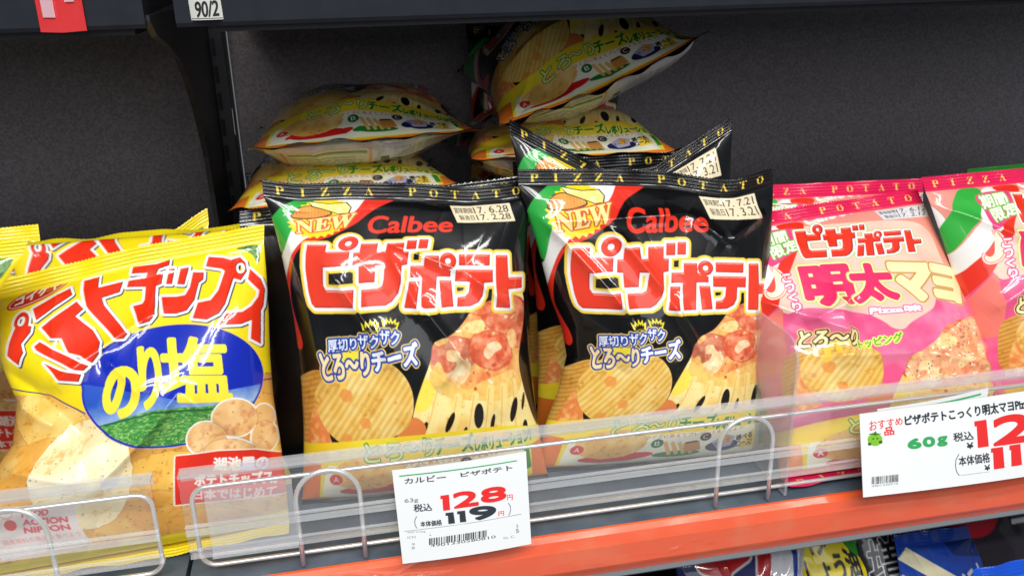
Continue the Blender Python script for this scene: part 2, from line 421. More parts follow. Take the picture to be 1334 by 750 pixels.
def draw_logo(A, m, rim, rim_mm, white_mm, red=(232, 62, 40), dark=(168, 32, 34)):
    A.fill(A.grow(m, white_mm + rim_mm), rim)
    A.fill(A.grow(m, white_mm), (240, 240, 240))
    A.fill(m, dark)
    A.fill(m & A.shift(m, -.55, -.75), red)
    hl = m & ~A.shift(m, 0, .5)
    hl = A.shift(hl, .4, .8) & m & A.shift(m, .9, .6) & A.shift(m, -.9, .6)
    A.fill(hl, (255, 214, 205), .8)

def ribbon(A, shape):
    for pts, c in shape: A.fill(A.smooth_poly(pts), c)

def bread(A, seed, cx, cy, rx, ry, rot=0):
    m = A.ell(cx, cy, rx, ry, rot, jag=.05, seed=seed)
    A.fill(m, chip_field(seed, None, (232, 180, 92), (196, 120, 46), (246, 214, 142)))
    flecks(A, m, seed, 26, (214, 96, 40), (.3, .8)); flecks(A, m, seed + 1, 12, (250, 232, 190), (.3, .7))

def campaign(A, orange=(226, 120, 40)):
    """lower panel of the pack, in film u,v"""
    A.map = lambda p: np.stack([p[..., 0], 1 - (1 - p[..., 1]) * .80], -1)
    A.fill(A.smooth_poly([(-.1,1.2),(-.1,.84),(.05,.77),(.25,.745),(.5,.74),(.75,.745),(.95,.78),(1.1,.86),(1.1,1.2)]),
           lambda x, y: mixc((244, 206, 40), (236, 226, 60), (noise2(x, y, 30, 3) - .3) * 2))
    A.fill(A.poly([(-.1,1.1),(-.1,.93),(.06,.982),(.5,.994),(.94,.982),(1.1,.93),(1.1,1.1)]), orange)
    A.fill(A.poly([(-.1,1.1),(-.1,.90),(.06,.89),(.07,.985),(.5,.995),(.93,.985),(.94,.87),(1.1,.89),(1.1,1.1)]), orange)
    A.fill(A.smooth_poly([(.10,.86),(.14,.842),(.4,.838),(.86,.838),(.91,.86),(.91,.97),(.88,.98),(.5,.984),(.12,.98),(.085,.96)]), (240, 238, 214))
    for q in ([(-.1,.83),(.075,.845),(.07,.99),(-.1,1.1)], [(1.1,.84),(.945,.85),(.94,.99),(1.1,1.1)]): A.fill(A.poly(q), orange)
    # bread on a red plate (A), sticks on green (B), dip pack on dark blue (C)
    A.fill(A.ell(.30, .945, .15, .022, -3), (214, 34, 34))
    bread(A, 71, .265, .875, .145, .072, -4)
    for c, q, col, t in (((.135, .90), .026, (214, 50, 40), 'A'), ((.455, .885), .026, (28, 110, 44), 'B'), ((.655, .868), .024, (36, 30, 34), 'C')):
        A.fill(A.ell(c[0], c[1], q, q * .86), col)
        A.fill(A.text(t, [(c[0]-.011, c[1]-.011), (c[0]+.011, c[1]-.011), (c[0]+.011, c[1]+.011), (c[0]-.011, c[1]+.011)], .15), (245, 240, 235))
    A.fill(A.ell(.545, .948, .10, .016), (34, 128, 46))
    for k in range(4):
        A.fill(A.stroke([(.49 + .03 * k, .885 + .004 * k), (.515 + .03 * k, .945)], .017), (236 - 8 * k, 180, 100))
    A.fill(A.poly([(.565,.895),(.63,.885),(.645,.935),(.58,.945)]), (204, 140, 66)); A.fill(A.poly([(.57,.888),(.62,.882),(.625,.892),(.575,.897)]), (110, 52, 24))
    A.fill(A.ell(.735, .925, .072, .030), (30, 34, 92))
    A.fill(A.poly([(.685,.90),(.745,.868),(.79,.885),(.775,.93),(.715,.94)]), (176, 170, 190)); A.fill(A.ell(.75, .895, .02, .02), (228, 160, 60))
    A.fill(A.text('チーズ', [(.695,.905),(.765,.885),(.77,.91),(.70,.93)], .1), (50, 60, 120))
    A.fill(A.poly([(.815,.95),(.83,.90),(.878,.862),(.885,.95)]), (244, 208, 70))
    A.fill(A.text('選べる', [(.795,.885),(.872,.875),(.872,.905),(.795,.91)], .25), (28, 22, 22))
    A.fill(A.text('3コース!', [(.79,.915),(.872,.91),(.872,.94),(.79,.945)], .25), (28, 22, 22))
    A.fill(A.poly([(.905,.85),(.93,.85),(.932,.945),(.907,.95)]), (52, 140, 40))
    A.fill(A.text('クイズに答えてプレゼントを当てよう!', [(.40,.842),(.83,.835),(.83,.856),(.40,.862)], .12), (206, 74, 40))
    L = [('とろ', .25, .40, .802, .0), ('～り', .40, .525, .796, .0), ('チーズ', .53, .69, .795, .0), ('レボリューション!', .695, .945, .806, .0)]
    for t, a, b, y, _ in L:
        y0 = y - .030 - (.012 if t != L[3][0] else -.004); y1 = y + .030
        m = A.text(t, [(a, y0), (b, y0 + .004), (b, y1 - .002), (a, y1)], .35 if t in ('とろ', '～り') else .55)
        if t in ('とろ', '～り'):
            A.fill(A.grow(m, .7), (24, 120, 40)); A.fill(A.grow(m, .1), (226, 232, 150))
        else:
            A.fill(A.grow(m, .5), (244, 240, 120)); A.fill(m, (20, 124, 40))

def cheese_pizza(A, Z, holes=(20, 16, 14), crust=(250, 232, 160), seed=5):
    out = Z([(1150,10),(1050,30),(930,75),(905,110),(870,160),(830,200),(770,230),(735,260),(722,330),(690,410),(655,500),(630,600),(610,720),(900,720),(1200,690),(1240,640),(1190,520),(1150,400),(1135,300),(1160,150)])
    m = A.smooth_poly(out)
    A.fill(m, lambda x, y: mixc(mixc(crust, (250, 206, 110), (noise2(x, y, 11, seed) - .42) * 3.2), (226, 140, 60), (noise2(x, y, 5, seed + 9) - .62) * 2.6))
    A.fill(m & A.ell(*Z([(690, 470)])[0], 13, 20, 25), (250, 226, 70), .75)
    # oil-stained orange cheese around the toppings
    A.fill(m & A.smooth_poly(Z([(880,120),(1060,10),(1170,120),(1150,330),(1130,430),(1000,450),(860,440),(740,380),(730,270)])), lambda x, y: mixc((240, 176, 88), (226, 104, 50), (noise2(x, y, 9, seed + 2) - .38) * 2.8), .85)
    def disc(cx, cy, rx, ry, c, sd, rot=0):
        k = A.ell(*Z([(cx, cy)])[0], rx / 3.57, ry / 3.57, rot, n=30, jag=.07, seed=sd) & m
        A.fill(A.grow(k, .45) & m, (176, 60, 34), .7)
        A.fill(k, lambda x, y: mixc(mixc(c, (246, 150, 118), (noise2(x, y, 6, sd) - .44) * 2.6), (176, 44, 34), (noise2(x, y, 4, sd + 3) - .58) * 3))
        A.fill(k & ~A.grow(k, -.9), (168, 44, 34), .45)
        i = A.ell(Z([(cx, cy)])[0][0] - rx * .05, Z([(cx, cy)])[0][1] - ry * .08, rx / 3.57 * .55, ry / 3.57 * .35, rot - 20, n=24, jag=.3, seed=sd + 1)
        A.fill(i & k, (250, 190, 160), .35)
    disc(1070, 110, 120, 95, (206, 64, 46), 3, 10); disc(950, 85, 62, 36, (222, 92, 60), 8); disc(1130, 200, 50, 60, (214, 80, 52), 12)
    disc(830, 290, 112, 76, (196, 88, 74), 4, -8); disc(1000, 270, 104, 84, (222, 66, 42), 6, 14)
    # melted cheese running over them
    for pts, c, op in (([(905,150),(960,140),(975,175),(940,200),(890,196),(870,178)], (250, 226, 150), .95), ([(800,280),(840,272),(862,300),(905,330),(900,380),(860,420),(815,410),(790,380),(828,352),(838,322),(800,318)], (252, 236, 190), .95),
                       ([(985,250),(1030,236),(1052,262),(1020,282),(990,310),(968,290)], (253, 236, 206), .9), ([(1080,190),(1110,180),(1124,236),(1100,262),(1082,232)], (250, 214, 150), .9),
                       ([(760,330),(800,390),(880,436),(960,402),(1040,372),(1110,352),(1140,420),(1060,470),(900,478),(780,460),(720,400)], (250, 212, 112), .85), ([(740,240),(790,222),(800,240),(760,262)], (252, 226, 140), .9),
                       ([(1030,60),(1080,40),(1090,70),(1050,90)], (250, 220, 170), .8)):
        k = A.smooth_poly(Z(pts)) & m
        A.fill(A.grow(k, .35) & m, (206, 120, 54), .4); A.fill(k, lambda x, y, c=c: mixc(c, (240, 180, 100), (noise2(x, y, 4, seed + 4) - .52) * 2.6), op)
    top = m & A.smooth_poly(Z([(880,60),(1060,-10),(1180,120),(1150,330),(1100,400),(900,420),(760,380),(730,260)]))
    A.fill(top, lambda x, y: mixc((252, 224, 160), (232, 130, 70), (noise2(x, y, 3.5, seed + 21) - .40) * 2.8), .30)
    r = np.random.RandomState(seed)
    for k in range(26):
        x, y = r.uniform(760, 1120), r.uniform(80, 440)
        q = A.ell(*Z([(x, y)])[0], r.uniform(1., 4), r.uniform(.8, 2.4), r.uniform(-60, 60), jag=.5, seed=k)
        A.fill(q & m, [(252, 240, 200), (246, 214, 140), (214, 90, 50), (255, 244, 220), (190, 60, 40)][k % 5], .75)
    for (x0, y0, x1, y1, w) in ((760,450,700,640,30),(850,470,800,680,36),(930,460,885,690,30),(1000,430,970,690,34),(1060,420,1050,690,34),(1110,400,1130,690,26)):
        A.fill(A.stroke(Z([(x0, y0), ((x0 + x1) / 2 + 6, (y0 + y1) / 2), (x1, y1)]), w / 3.57) & m, (252, 228, 150), .75)
        A.fill(A.stroke(Z([(x0 - 8, y0), ((x0 + x1) / 2 - 4, (y0 + y1) / 2), (x1 - 10, y1)]), 5 / 3.57) & m, (228, 166, 70), .6)
    for (x, y, rx, ry, ro) in ((945, 545, 22, 52, 2), (812, 575, 13, 46, 24), (1108, 515, 14, 52, 12), (1153, 480, 7, 36, 8), (694, 600, 11, 26, 26), (1010, 575, 9, 40, 10), (880, 620, 10, 30, 14), (1160, 590, 12, 34, 4)):
        A.fill(A.ell(*Z([(x, y)])[0], rx / 3.57, ry / 3.57, ro) & m, holes)
    flecks(A, m, 8, 24, (90, 110, 40), (.25, .6))

def ridged_chips(A, Z, ham=(226, 130, 70)):
    b = A.smooth_poly(Z([(110,420),(150,385),(200,365),(260,375),(240,480),(230,600),(250,690),(180,720),(110,690),(95,560),(97,480)]))
    A.fill(b, chip_field(31, (1.2, 3.2, .16), (222, 160, 66), (190, 116, 40), (238, 190, 100)))
    A.fill(A.smooth_poly(Z([(180,520),(230,560),(260,650),(300,690),(180,720),(150,660)])), lambda x, y: mixc(ham, (240, 190, 110), (noise2(x, y, 4, 2) - .4) * 3))
    A.fill(A.smooth_poly(Z([(560,640),(640,560),(700,600),(660,680),(560,690)])), ham)
    c = A.smooth_poly(Z([(185,500),(195,440),(250,370),(330,325),(430,312),(530,335),(600,390),(638,460),(640,540),(610,600),(540,640),(430,668),(330,665),(250,620),(205,560)]))
    A.fill(A.grow(c, .4), (190, 130, 50), .5)
    A.fill(c, chip_field(33, (.72, 4.3, .13), (240, 192, 92), (206, 132, 46), (252, 220, 138)))
    for (x, y, w) in ((418, 580, 26), (335, 640, 22), (560, 500, 8), (470, 380, 12), (330, 470, 30), (480, 470, 5)):
        A.fill(A.ell(*Z([(x, y)])[0], w / 3.57, w / 4.2, 20, jag=.3, seed=x) & c, (228, 140, 62), .75)
    for L, w in (([(310, 330), (318, 380), (316, 430)], 26), ([(372, 320), (372, 380)], 22), ([(338, 330), (340, 365)], 16)):
        A.fill(A.stroke(Z(L), w / 3.57), (246, 200, 70))

def pizza_front():
    A = Art(195, 225, 430, 490, (6, 6, 9))
    A.map = BOARD_BLACK_RIGHT
    ribbon(A, [
        ([(690,285),(694,262),(708,244),(724,232),(750,230),(776,240),(758,250),(730,262),(721,290),(718,338),(708,326),(699,306)], (44, 166, 66)),
        ([(770,240),(812,238),(794,262),(764,302),(742,312),(730,345),(727,386),(735,440),(722,440),(712,360),(718,336),(720,290),(728,264),(748,252)], (232, 232, 230)),
        ([(808,238),(846,240),(816,262),(798,286),(770,308),(744,320),(735,336),(730,362),(732,400),(745,445),(735,450),(724,388),(728,345),(740,312),(764,300),(794,260)], (222, 48, 32))])
    # NEW burst: cheese slab and chip
    A.fill(A.burst(750, 274, 41, 37, 26, .12), (246, 216, 34))
    A.fill(A.smooth_poly([(713,262),(720,253),(735,251),(750,255),(763,266),(742,273),(714,274)]), (26, 20, 14))
    A.fill(A.smooth_poly([(714,262),(721,254),(735,252),(749,256),(761,265),(740,272),(715,272)]), chip_field(9, (0.2, 2.2, .12), (238, 160, 70), (214, 120, 44), (248, 190, 100)))
    A.fill(A.poly([(726,243),(754,248),(779,247),(787,256),(785,266),(772,266),(750,258),(734,253)]), (30, 24, 14))
    A.fill(A.poly([(727,244),(754,249),(778,248),(785.5,256),(783.5,264.5),(772,265),(750,257),(735,252)]), lambda x, y: mixc((246, 224, 130), (250, 240, 190), (noise2(x, y, 5, 4) - .4) * 3))
    m = A.text('𝐍𝐄𝐖', [(720,279),(795,265),(794,290),(727,302)], .35)
    A.fill(A.grow(m, 1.1), (206, 96, 40)); A.fill(m, (250, 226, 150))
    m = A.text('Calbee', [(815.5,272),(921,276),(920,303.5),(817,304.5)], .75)
    A.fill(m, (232, 52, 30))
    ridged = zz(360, 400, 3.57)
    A.map = BOARD_BLACK_LEFT
    cheese_pizza(A, ridged)
    ridged_chips(A, ridged)
    A.map = BOARD_BLACK_RIGHT
    draw_logo(A, logo_mask(A), (242, 208, 74), 1.9, 2.3)
    # tag lines
    S = zz(750, 405, 6.52)
    for q in ([(455,85),(485,120),(490,72),(515,108),(530,62),(545,100),(572,70),(570,110),(600,92),(590,160),(470,150)],
              [(615,68),(650,100),(655,60),(680,95),(690,58),(705,95),(735,70),(730,105),(760,95),(740,150),(630,130)]):
        A.fill(A.poly(S(q)), (240, 224, 50)); c = np.mean(S(q), 0)
        A.fill(A.poly([c + (np.array(p) - c) * np.array([.72, .55]) + (0, 3) for p in S(q)]), (24, 22, 22))
    T1 = [('厚切り', [(182,222),(415,206),(418,290),(186,312)]), ('ザク', [(430,178),(590,186),(588,282),(434,290)]), ('ザク', [(604,146),(760,168),(744,268),(606,246)])]
    T2 = [('とろ～り', [(104,318),(512,316),(508,462),(132,512)]), ('チーズ', [(532,306),(884,244),(888,398),(542,444)])]
    ms = [(A.text(t, S(q), .30), 1) for t, q in T1] + [(A.text(t, S(q), .75), 2 if i == 0 else 1) for i, (t, q) in enumerate(T2)]
    allm = np.zeros_like(ms[0][0])
    for m, _ in ms: allm |= m
    A.fill(A.grow(allm, 2.0), (248, 214, 110))
    A.fill(A.smooth_poly(S([(240,330),(400,310),(430,300),(420,400),(330,400),(260,380)])) & ~A.grow(allm, 1.2), (240, 220, 60))
    A.fill(A.grow(allm, 1.25), (26, 60, 160))
    for m, k in ms: A.fill(m, (240, 244, 250) if k == 1 else (250, 222, 164))
    campaign(A)
    return A

def date_panel(A, quad, l1, l2, paper=(234, 220, 186)):
    """cream print box with the two date lines"""
    TL, TR, BR, BL = [np.array(q, float) for q in quad]
    P = lambda x, y: (1 - y) * ((1 - x) * TL + x * TR) + y * ((1 - x) * BL + x * BR)
    A.fill(A.poly([P(0, 0), P(1, 0), P(1, 1), P(0, 1)]), paper)
    ink = (44, 38, 34)
    for (t, x0, x1, y0, y1) in (('賞味期限', .04, .36, .12, .42), (l1, .38, .95, .10, .44), ('製造日', .08, .34, .54, .84), (l2, .38, .95, .52, .86)):
        A.fill(A.text(t, [P(x0, y0), P(x1, y0), P(x1, y1), P(x0, y1)], .06), ink)

def pizza_back(nu=150, nv=190):
    A = Art(195, 225, nu, nv, (206, 206, 204), ss=4)
    A.fill(A.poly([(-.1,-.1),(.06,-.1),(.06,1.1),(-.1,1.1)]), (7, 7, 10)); A.fill(A.poly([(.94,-.1),(1.1,-.1),(1.1,1.1),(.94,1.1)]), (7, 7, 10))
    A.fill(A.poly([(-.1,-.1),(1.1,-.1),(1.1,.07),(-.1,.07)]), (7, 7, 10))
    A.fill(A.poly([(.12,.55),(.52,.55),(.52,.955),(.12,.955)]), (222, 120, 70)); A.fill(A.poly([(.13,.555),(.51,.555),(.51,.95),(.13,.95)]), (222, 220, 200))
    r = np.random.RandomState(4)
    for k in range(13):
        y = .58 + k * .024
        A.fill(A.text('クイズ応募要項 商品名 名称 原材料名 内容量 保存方法 製造者'[r.randint(0, 8):][:r.randint(12, 20)], [(.15, y), (.15 + r.uniform(.26, .34), y), (.48, y + .014), (.15, y + .014)]), (70, 66, 60))
    A.fill(A.poly([(.15,.915),(.50,.915),(.50,.935),(.15,.935)]), (54, 130, 70))
    for k in range(26):
        x = .56 + k * .008; A.fill(A.poly([(x, .62), (x + r.uniform(.002, .006), .62), (x + .004, .70), (x, .70)]), (30, 30, 34))
    A.fill(A.poly([(.62,.80),(.90,.80),(.90,.83),(.62,.83)]), (20, 20, 24))
    for k in range(9):
        y = .845 + k * .013
        A.fill(A.text('お客様相談室 受付時間 平日 九時より', [(.62, y), (.90, y), (.90, y + .008), (.62, y + .008)]), (80, 80, 84))
    A.fill(A.poly([(.56,.85),(.6,.845),(.6,.90),(.56,.9)]), (60, 60, 64))
    A.fill(A.poly([(-.1,.992),(1.1,.992),(1.1,1.1),(-.1,1.1)]), (7, 7, 10))
    return A

def seal_sheet(bg, ink, words, nu=430, nv=30, hmm=12.5):
    A = Art(195, hmm, nu, nv, bg)
    n = len(words)
    for i, ch in enumerate(words):
        if ch == ' ': continue
        x = .06 + .88 * i / (n - 1)
        hw = .0085 if ch == '𝐈' else .0155
        A.fill(A.text(ch, [(x - hw, .29), (x + hw, .29), (x + hw, .74), (x - hw, .74)], .14), ink)
    return A

def yellow_front():
    A = Art(188, 205, 430, 470, (244, 220, 24))
    A.map = BOARD_YELLOW
    Z, Y = zz(150, 310, 5.), zz(0, 320, 3.947); K = zz(130, 400, 2.773); Q = zz(0, 470, 2.678)
    # chips photograph in the lower half
    low = A.poly([(-60,520),(55,516),(104,538),(150,575),(215,560),(335,486),(372,486),(440,480),(440,820),(-60,820)])
    A.fill(low, chip_field(51, None, (216, 158, 70), (176, 108, 36), (238, 194, 112)))
    r = np.random.RandomState(12)
    for (x, y, rx, ry, ro, c) in ((120,770,150,60,10,1),(330,560,60,50,20,0),(60,560,60,40,30,1),(40,640,90,60,-25,0),(250,640,90,50,10,1),(180,690,100,50,-8,0),(360,640,60,60,0,1),(30,710,80,40,10,1),(300,700,90,40,5,0),(110,620,65,72,15,2)):
        m = A.ell(x, y, rx, ry, ro, jag=.05, seed=int(x)) & low
        A.fill(A.grow(m, .5) & low, (176, 118, 52), .5)
        A.fill(m, chip_field(60 + x, None, *(((226, 166, 72), (190, 118, 42), (242, 200, 112)), ((236, 186, 84), (200, 130, 46), (246, 210, 124)), ((244, 226, 176), (222, 178, 100), (250, 242, 214)))[c]))
    flecks(A, low, 5, 420, (96, 96, 40), (.25, .75))
    A.fill(A.stroke([(-20,505),(56,516),(104,540)], 1.6), (30, 40, 140)); A.fill(A.stroke([(340,496),(400,490)], 1.6), (30, 40, 140))
    # landscape oval
    ov = A.ell(222, 503, 122, 79, -11)
    A.fill(A.grow(ov, .5), (226, 170, 150)); A.fill(ov, (12, 40, 176))
    inn = ov & A.grow(ov, -1.3)
    A.fill(inn & A.poly([(60,590),(100,500),(230,520),(345,500),(400,470),(400,640),(60,640)]), lambda x, y: mixc((40, 84, 190), (206, 226, 240), (y - 92) / 26 + (noise2(x, y, 9, 3) - .5) * .5))
    A.fill(inn & A.smooth_poly([(90,572),(150,548),(200,534),(270,528),(350,524),(400,540),(400,640),(80,640)]), lambda x, y: mixc((52, 130, 56), (132, 190, 96), (noise2(x, y * 2.2, 2.0, 5, 2) - .35) * 2.4))
    A.fill(inn & A.stroke([(130,555),(200,537),(262,533),(340,531)], 2.4), (30, 96, 50))
    flecks(A, inn & A.poly([(90,575),(270,540),(400,545),(400,640),(80,640)]), 6, 150, (206, 226, 140), (.25, .7))
    for t, q, b in (('の', K([(16,232),(138,212),(128,392),(0,396)]), 1.9), ('り', K([(142,150),(214,128),(212,352),(148,368)]), 1.5), ('塩', K([(222,112),(450,112),(470,336),(224,336)]), 1.5)):
        A.fill(A.text(t, q, b), (246, 228, 60))
    # title
    G = [Z(p) for p in (
        [(70,206),(235,182),(300,158),(324,150),(326,186),(256,210),(242,245),(292,238),(290,300),(256,314),(264,420),(268,500),(238,540),(176,560),(120,442),(180,426),(192,400),(184,320),(60,326),(62,288),(172,268),(182,236),(72,246)],
        [(326,208),(367,204),(360,300),(318,300)], [(405,204),(466,194),(446,302),(394,300)],
        [(495,224),(570,224),(570,270),(542,290),(520,400),(470,470),(400,490),(322,490),(300,382),(400,380),(455,370),(482,320)],
        [(597,126),(700,130),(750,142),(815,124),(852,158),(862,215),(820,276),(772,262),(760,300),(720,430),(680,490),(600,530),(508,520),(540,420),(624,402),(672,340),(712,214),(690,200),(580,186)],
        [(882,200),(950,262),(976,330),(962,440),(946,472),(946,690),(880,655),(888,532),(820,560),(676,566),(728,490),(830,480),(888,440),(930,380),(938,338),(866,268)])] + [Y(p) for p in (
        [(395,190),(475,170),(492,222),(615,192),(610,242),(525,270),(545,305),(675,450),(655,474),(618,476),(455,310),(410,230)],
        [(175,325),(335,225),(365,256),(216,380)],
        [(245,416),(400,288),(446,324),(412,360),(500,430),(540,492),(530,552),(490,600),(440,560),(384,545),(352,470),(300,470)],
        [(214,512),(242,488),(470,615),(440,640),(400,634),(226,532)], [(255,600),(330,640),(425,660),(400,700),(310,690)],
        [(110,420),(150,400),(196,410),(194,440),(150,500),(160,545),(120,610),(68,560),(82,500)])]
    m = A.polys([np.array(g) for g in G]) | A.ell(*Y([(138, 388)])[0], 10, 12, -20)
    m &= ~A.ell(*Z([(818, 195)])[0], 6, 7) & ~A.ell(*Y([(136, 386)])[0], 5, 6)
    m = A.grow(A.grow(m, .3), -.3)
    w = A.grow(m, 1.9)
    A.fill(A.shift(w, .8, .9), (22, 26, 96)); A.fill(w, (240, 240, 238))
    A.fill(m, (40, 10, 20)); A.fill(m & A.shift(m, -.5, -.5), (232, 50, 24))
    A.fill(m & ~A.shift(m, .45, 0) & A.shift(m, -.6, 0), (255, 190, 170), .7)
    A.fill(A.ell(*Z([(815, 197)])[0], 1.2, 2.4), (40, 30, 40))
    # maker's oval, garnish
    A.fill(A.ell(42, 384, 40, 11, -27), (206, 40, 30)); A.fill(A.ell(42, 384, 37.5, 9, -27) & ~A.ell(42, 384, 36, 8, -27), (244, 236, 232))
    A.fill(A.text('コイケヤ', [(14,390),(66,366),(69,376),(17,400)], .5), (246, 240, 236))
    A.fill(A.smooth_poly(Z([(795,70),(850,55),(930,45),(955,70),(950,140),(930,160),(910,120),(880,95),(830,82)])), lambda x, y: mixc((120, 160, 90), (60, 100, 60), (noise2(x, y, 1.6, 5) - .4) * 4))
    A.fill(A.smooth_poly(Z([(395,122),(450,110),(530,108),(500,118)])), (150, 176, 90))
    # potatoes and banner
    P = [(590,400,38,46),(592,470,46,55),(485,400,82,66),(385,475,72,62),(470,520,92,46)]
    u = np.zeros_like(ov)
    for (x, y, a, b) in P: u |= A.ell(*K([(x, y)])[0], a / 2.773, b / 2.773)
    A.fill(A.grow(u, 1.1), (246, 244, 240))
    for i, (x, y, a, b) in enumerate(P):
        k = A.ell(*K([(x, y)])[0], a / 2.773, b / 2.773)
        A.fill(A.grow(k, .35) & u, (190, 120, 70)); A.fill(k, lambda X, Yy, i=i: mixc(mixc((232, 184, 120), (246, 208, 150), (noise2(X, Yy, 10, 80 + i) - .4) * 2.5), (206, 128, 84), (noise2(X, Yy, 5, 90 + i) - .58) * 3))
        for (ex, ey) in ((-.35 + .13 * i, -.3), (.1 * i, .35)): A.fill(A.ell(*K([(x + ex * a, y + ey * b)])[0], 1.7, 1.0, 20 * i) & k, (202, 146, 86))
    bn = A.poly(K([(275,540),(430,520),(560,515),(690,538),(706,662),(480,690),(272,716)]))
    A.fill(A.grow(bn, .9), (244, 240, 230)); A.fill(bn, (224, 44, 26))
    A.fill(A.text('湖池屋の', K([(412,545),(604,538),(606,584),(410,590)]), .5), (248, 240, 236))
    A.fill(A.text('ポテトチップス。', K([(345,606),(640,588),(640,634),(345,646)]), .5), (248, 236, 232))
    A.fill(A.text('日本ではじめて', K([(340,662),(640,640),(640,680),(340,694)]), .4), (246, 220, 216))
    # food action panel
    A.fill(A.poly([(-14,662),(103,650),(106,712),(-12,730)]), (236, 226, 222))
    A.fill(A.ell(21, 682, 8, 7), (226, 60, 60)); A.fill(A.ell(16, 668, 9, 6) & ~A.ell(16, 668, 8, 5), (200, 150, 150))
    for i, t in enumerate(('FOOD', 'ACTION', 'NIPPON')):
        y = 662 + i * 10.5; A.fill(A.text(t, [(37, y + 2), (70 + (22 if i else 0), y - 1.5), (70 + (22 if i else 0), y + 6), (37, y + 9.5)], .3), (226, 62, 84))
    A.fill(A.text('国産原料の商品を食べよう', [(4,702),(100,692),(100,699),(4,709)], .1), (232, 130, 140))
    A.map = lambda p: p
    A.fill(A.poly([(-.1,.955),(1.1,.955),(1.1,1.1),(-.1,1.1)]), (244, 222, 30))
    return A

def pink_front():
    A = Art(188, 212, 430, 480, (230, 146, 132))
    A.map = BOARD_PINK
    Z = zz(1010, 290, 5.358); L = zz(990, 400, 3.75)
    A.fill(A.poly([(600,392),(1500,392),(1500,800),(600,800)]), lambda x, y: mixc((230, 84, 136), (238, 130, 168), (noise2(x, y, 18, 4) - .4) * 2.4))
    A.fill(A.smooth_poly(Z([(-60,330),(-10,120),(110,40),(500,0),(900,-10),(1060,60),(1150,220),(1240,420),(1260,560),(1130,520),(1090,600),(960,690),(900,740),(820,730),(760,690),(640,640),(420,620),(250,600),(150,610),(60,640),(-20,560)])),
           lambda x, y: mixc((238, 202, 184), (228, 176, 160), (noise2(x, y, 26, 6) - .4) * 2))
    A.map = BOARD_PINK_RIGHT
    P = zz(1180, 200, 3.409)
    ribbon(A, [
        (P([(60,160),(95,200),(190,300),(180,400),(225,450),(300,320),(330,170),(400,150),(430,170),(400,330),(330,480),(260,560),(270,760),(150,760),(110,560),(60,400)]), (236, 234, 232)),
        (P([(205,215),(235,165),(300,150),(330,170),(320,240),(290,320),(225,450),(195,400),(180,330),(195,270)]), (50, 170, 62)),
        (P([(390,150),(500,140),(500,200),(470,300),(420,430),(390,520),(320,620),(280,700),(300,800),(255,760),(245,590),(300,500),(360,420),(410,290),(430,200)]), (226, 50, 32))])
    A.fill(A.smooth_poly(P([(300,190),(420,165),(490,180),(500,250),(430,300),(360,340),(330,260)])), (238, 70, 130))
    for t, q in (('期間', P([(308,192),(425,172),(440,226),(330,250)])), ('限定', P([(352,250),(470,216),(490,264),(376,308)]))):
        m = A.text(t, q, .45); A.fill(A.grow(m, .9), (110, 170, 60)); A.fill(m, (240, 248, 226))
    A.fill(A.smooth_poly(P([(330,625),(395,535),(425,600),(440,800),(300,800),(290,720)])), (238, 124, 112))
    for q, c in ((0, (220, 62, 62)), (3, (250, 236, 200)), (9, (230, 84, 120)), (13, (250, 236, 200))):
        A.fill(A.smooth_poly(P([(356 + q,345 + q * .4),(392 - q * .2,352 + q),(425 - q,388 + q * .3),(436 - q,436),(418 - q,478 - q * .6),(372,494 - q),(342 + q * .8,474 - q * .4),(338 + q,440 + q),(366 + q * .4,456 + q * .2),(392 - q * .6,440),(388 - q * .7,398)])), c)
    A.map = BOARD_PINK
    m = A.text('Calbee', [(1050,276),(1114,257),(1117,276),(1051,293)], .6); A.fill(m, (250, 240, 236))
    date_panel(A, [(1140,275),(1203,268),(1205,283),(1152,287)], '17. 6.12', '17. 2.12', (216, 216, 220))
    f = homog([(745,322),(759,401),(984,344),(985,402)], [(1037,301),(1047,337),(1185,300),(1192,328)])
    draw_logo(A, logo_mask(A, f, .56), (170, 196, 96), .6, 1.5, (228, 52, 30), (150, 30, 30))
    for t, q in (('明', Z([(168,318),(492,300),(545,560),(232,585)])), ('太', Z([(512,300),(782,296),(868,522),(560,556)]))):
        m = A.text(t, q, 2.2)
        A.fill(A.grow(m, 2.1), (170, 196, 96)); A.fill(A.grow(m, 1.5), (250, 246, 170)); A.fill(m, (236, 48, 104))
    for t, q in (('マ', Z([(806,292),(1070,300),(1100,520),(870,540)])), ('ヨ', Z([(1090,300),(1290,330),(1300,540),(1130,520)]))):
        m = A.text(t, q, 3.0)
        A.fill(A.grow(m, 1.5), (178, 200, 110)); A.fill(A.grow(m, .8), (226, 84, 60)); A.fill(m, (250, 238, 176))
    for i, t in enumerate('こっくり'):
        x, y = 62 + 22 * i, 395 + 66 * i
        m = A.text(t, Z([(x - 28, y - 26), (x + 34, y - 34), (x + 38, y + 22), (x - 22, y + 30)]), .45); A.fill(A.grow(m, .9), (214, 60, 120)); A.fill(m, (250, 240, 244))
    m = A.text('Pizza味', Z([(656,590),(1015,572),(1018,612),(664,642)]), .55); A.fill(A.grow(m, .8), (222, 70, 140)); A.fill(m, (252, 244, 248))
    R = zz(990, 400, 3.75 * 1.0)
    ch = lambda pts: [(1098 + (x - 475) * .86, 482 + (y - 537) * .80) for x, y in zz(360, 400, 3.57)(pts)]
    pz = lambda pts: [(1225 + (x - 610) * .92, 490 + (y - 500) * .86) for x, y in zz(360, 400, 3.57)(pts)]
    cheese_pizza(A, pz, (214, 70, 110)); ridged_chips(A, ch)
    pm = A.smooth_poly(pz([(870,160),(1050,30),(1120,100),(1100,380),(900,420),(760,380),(740,280)]))
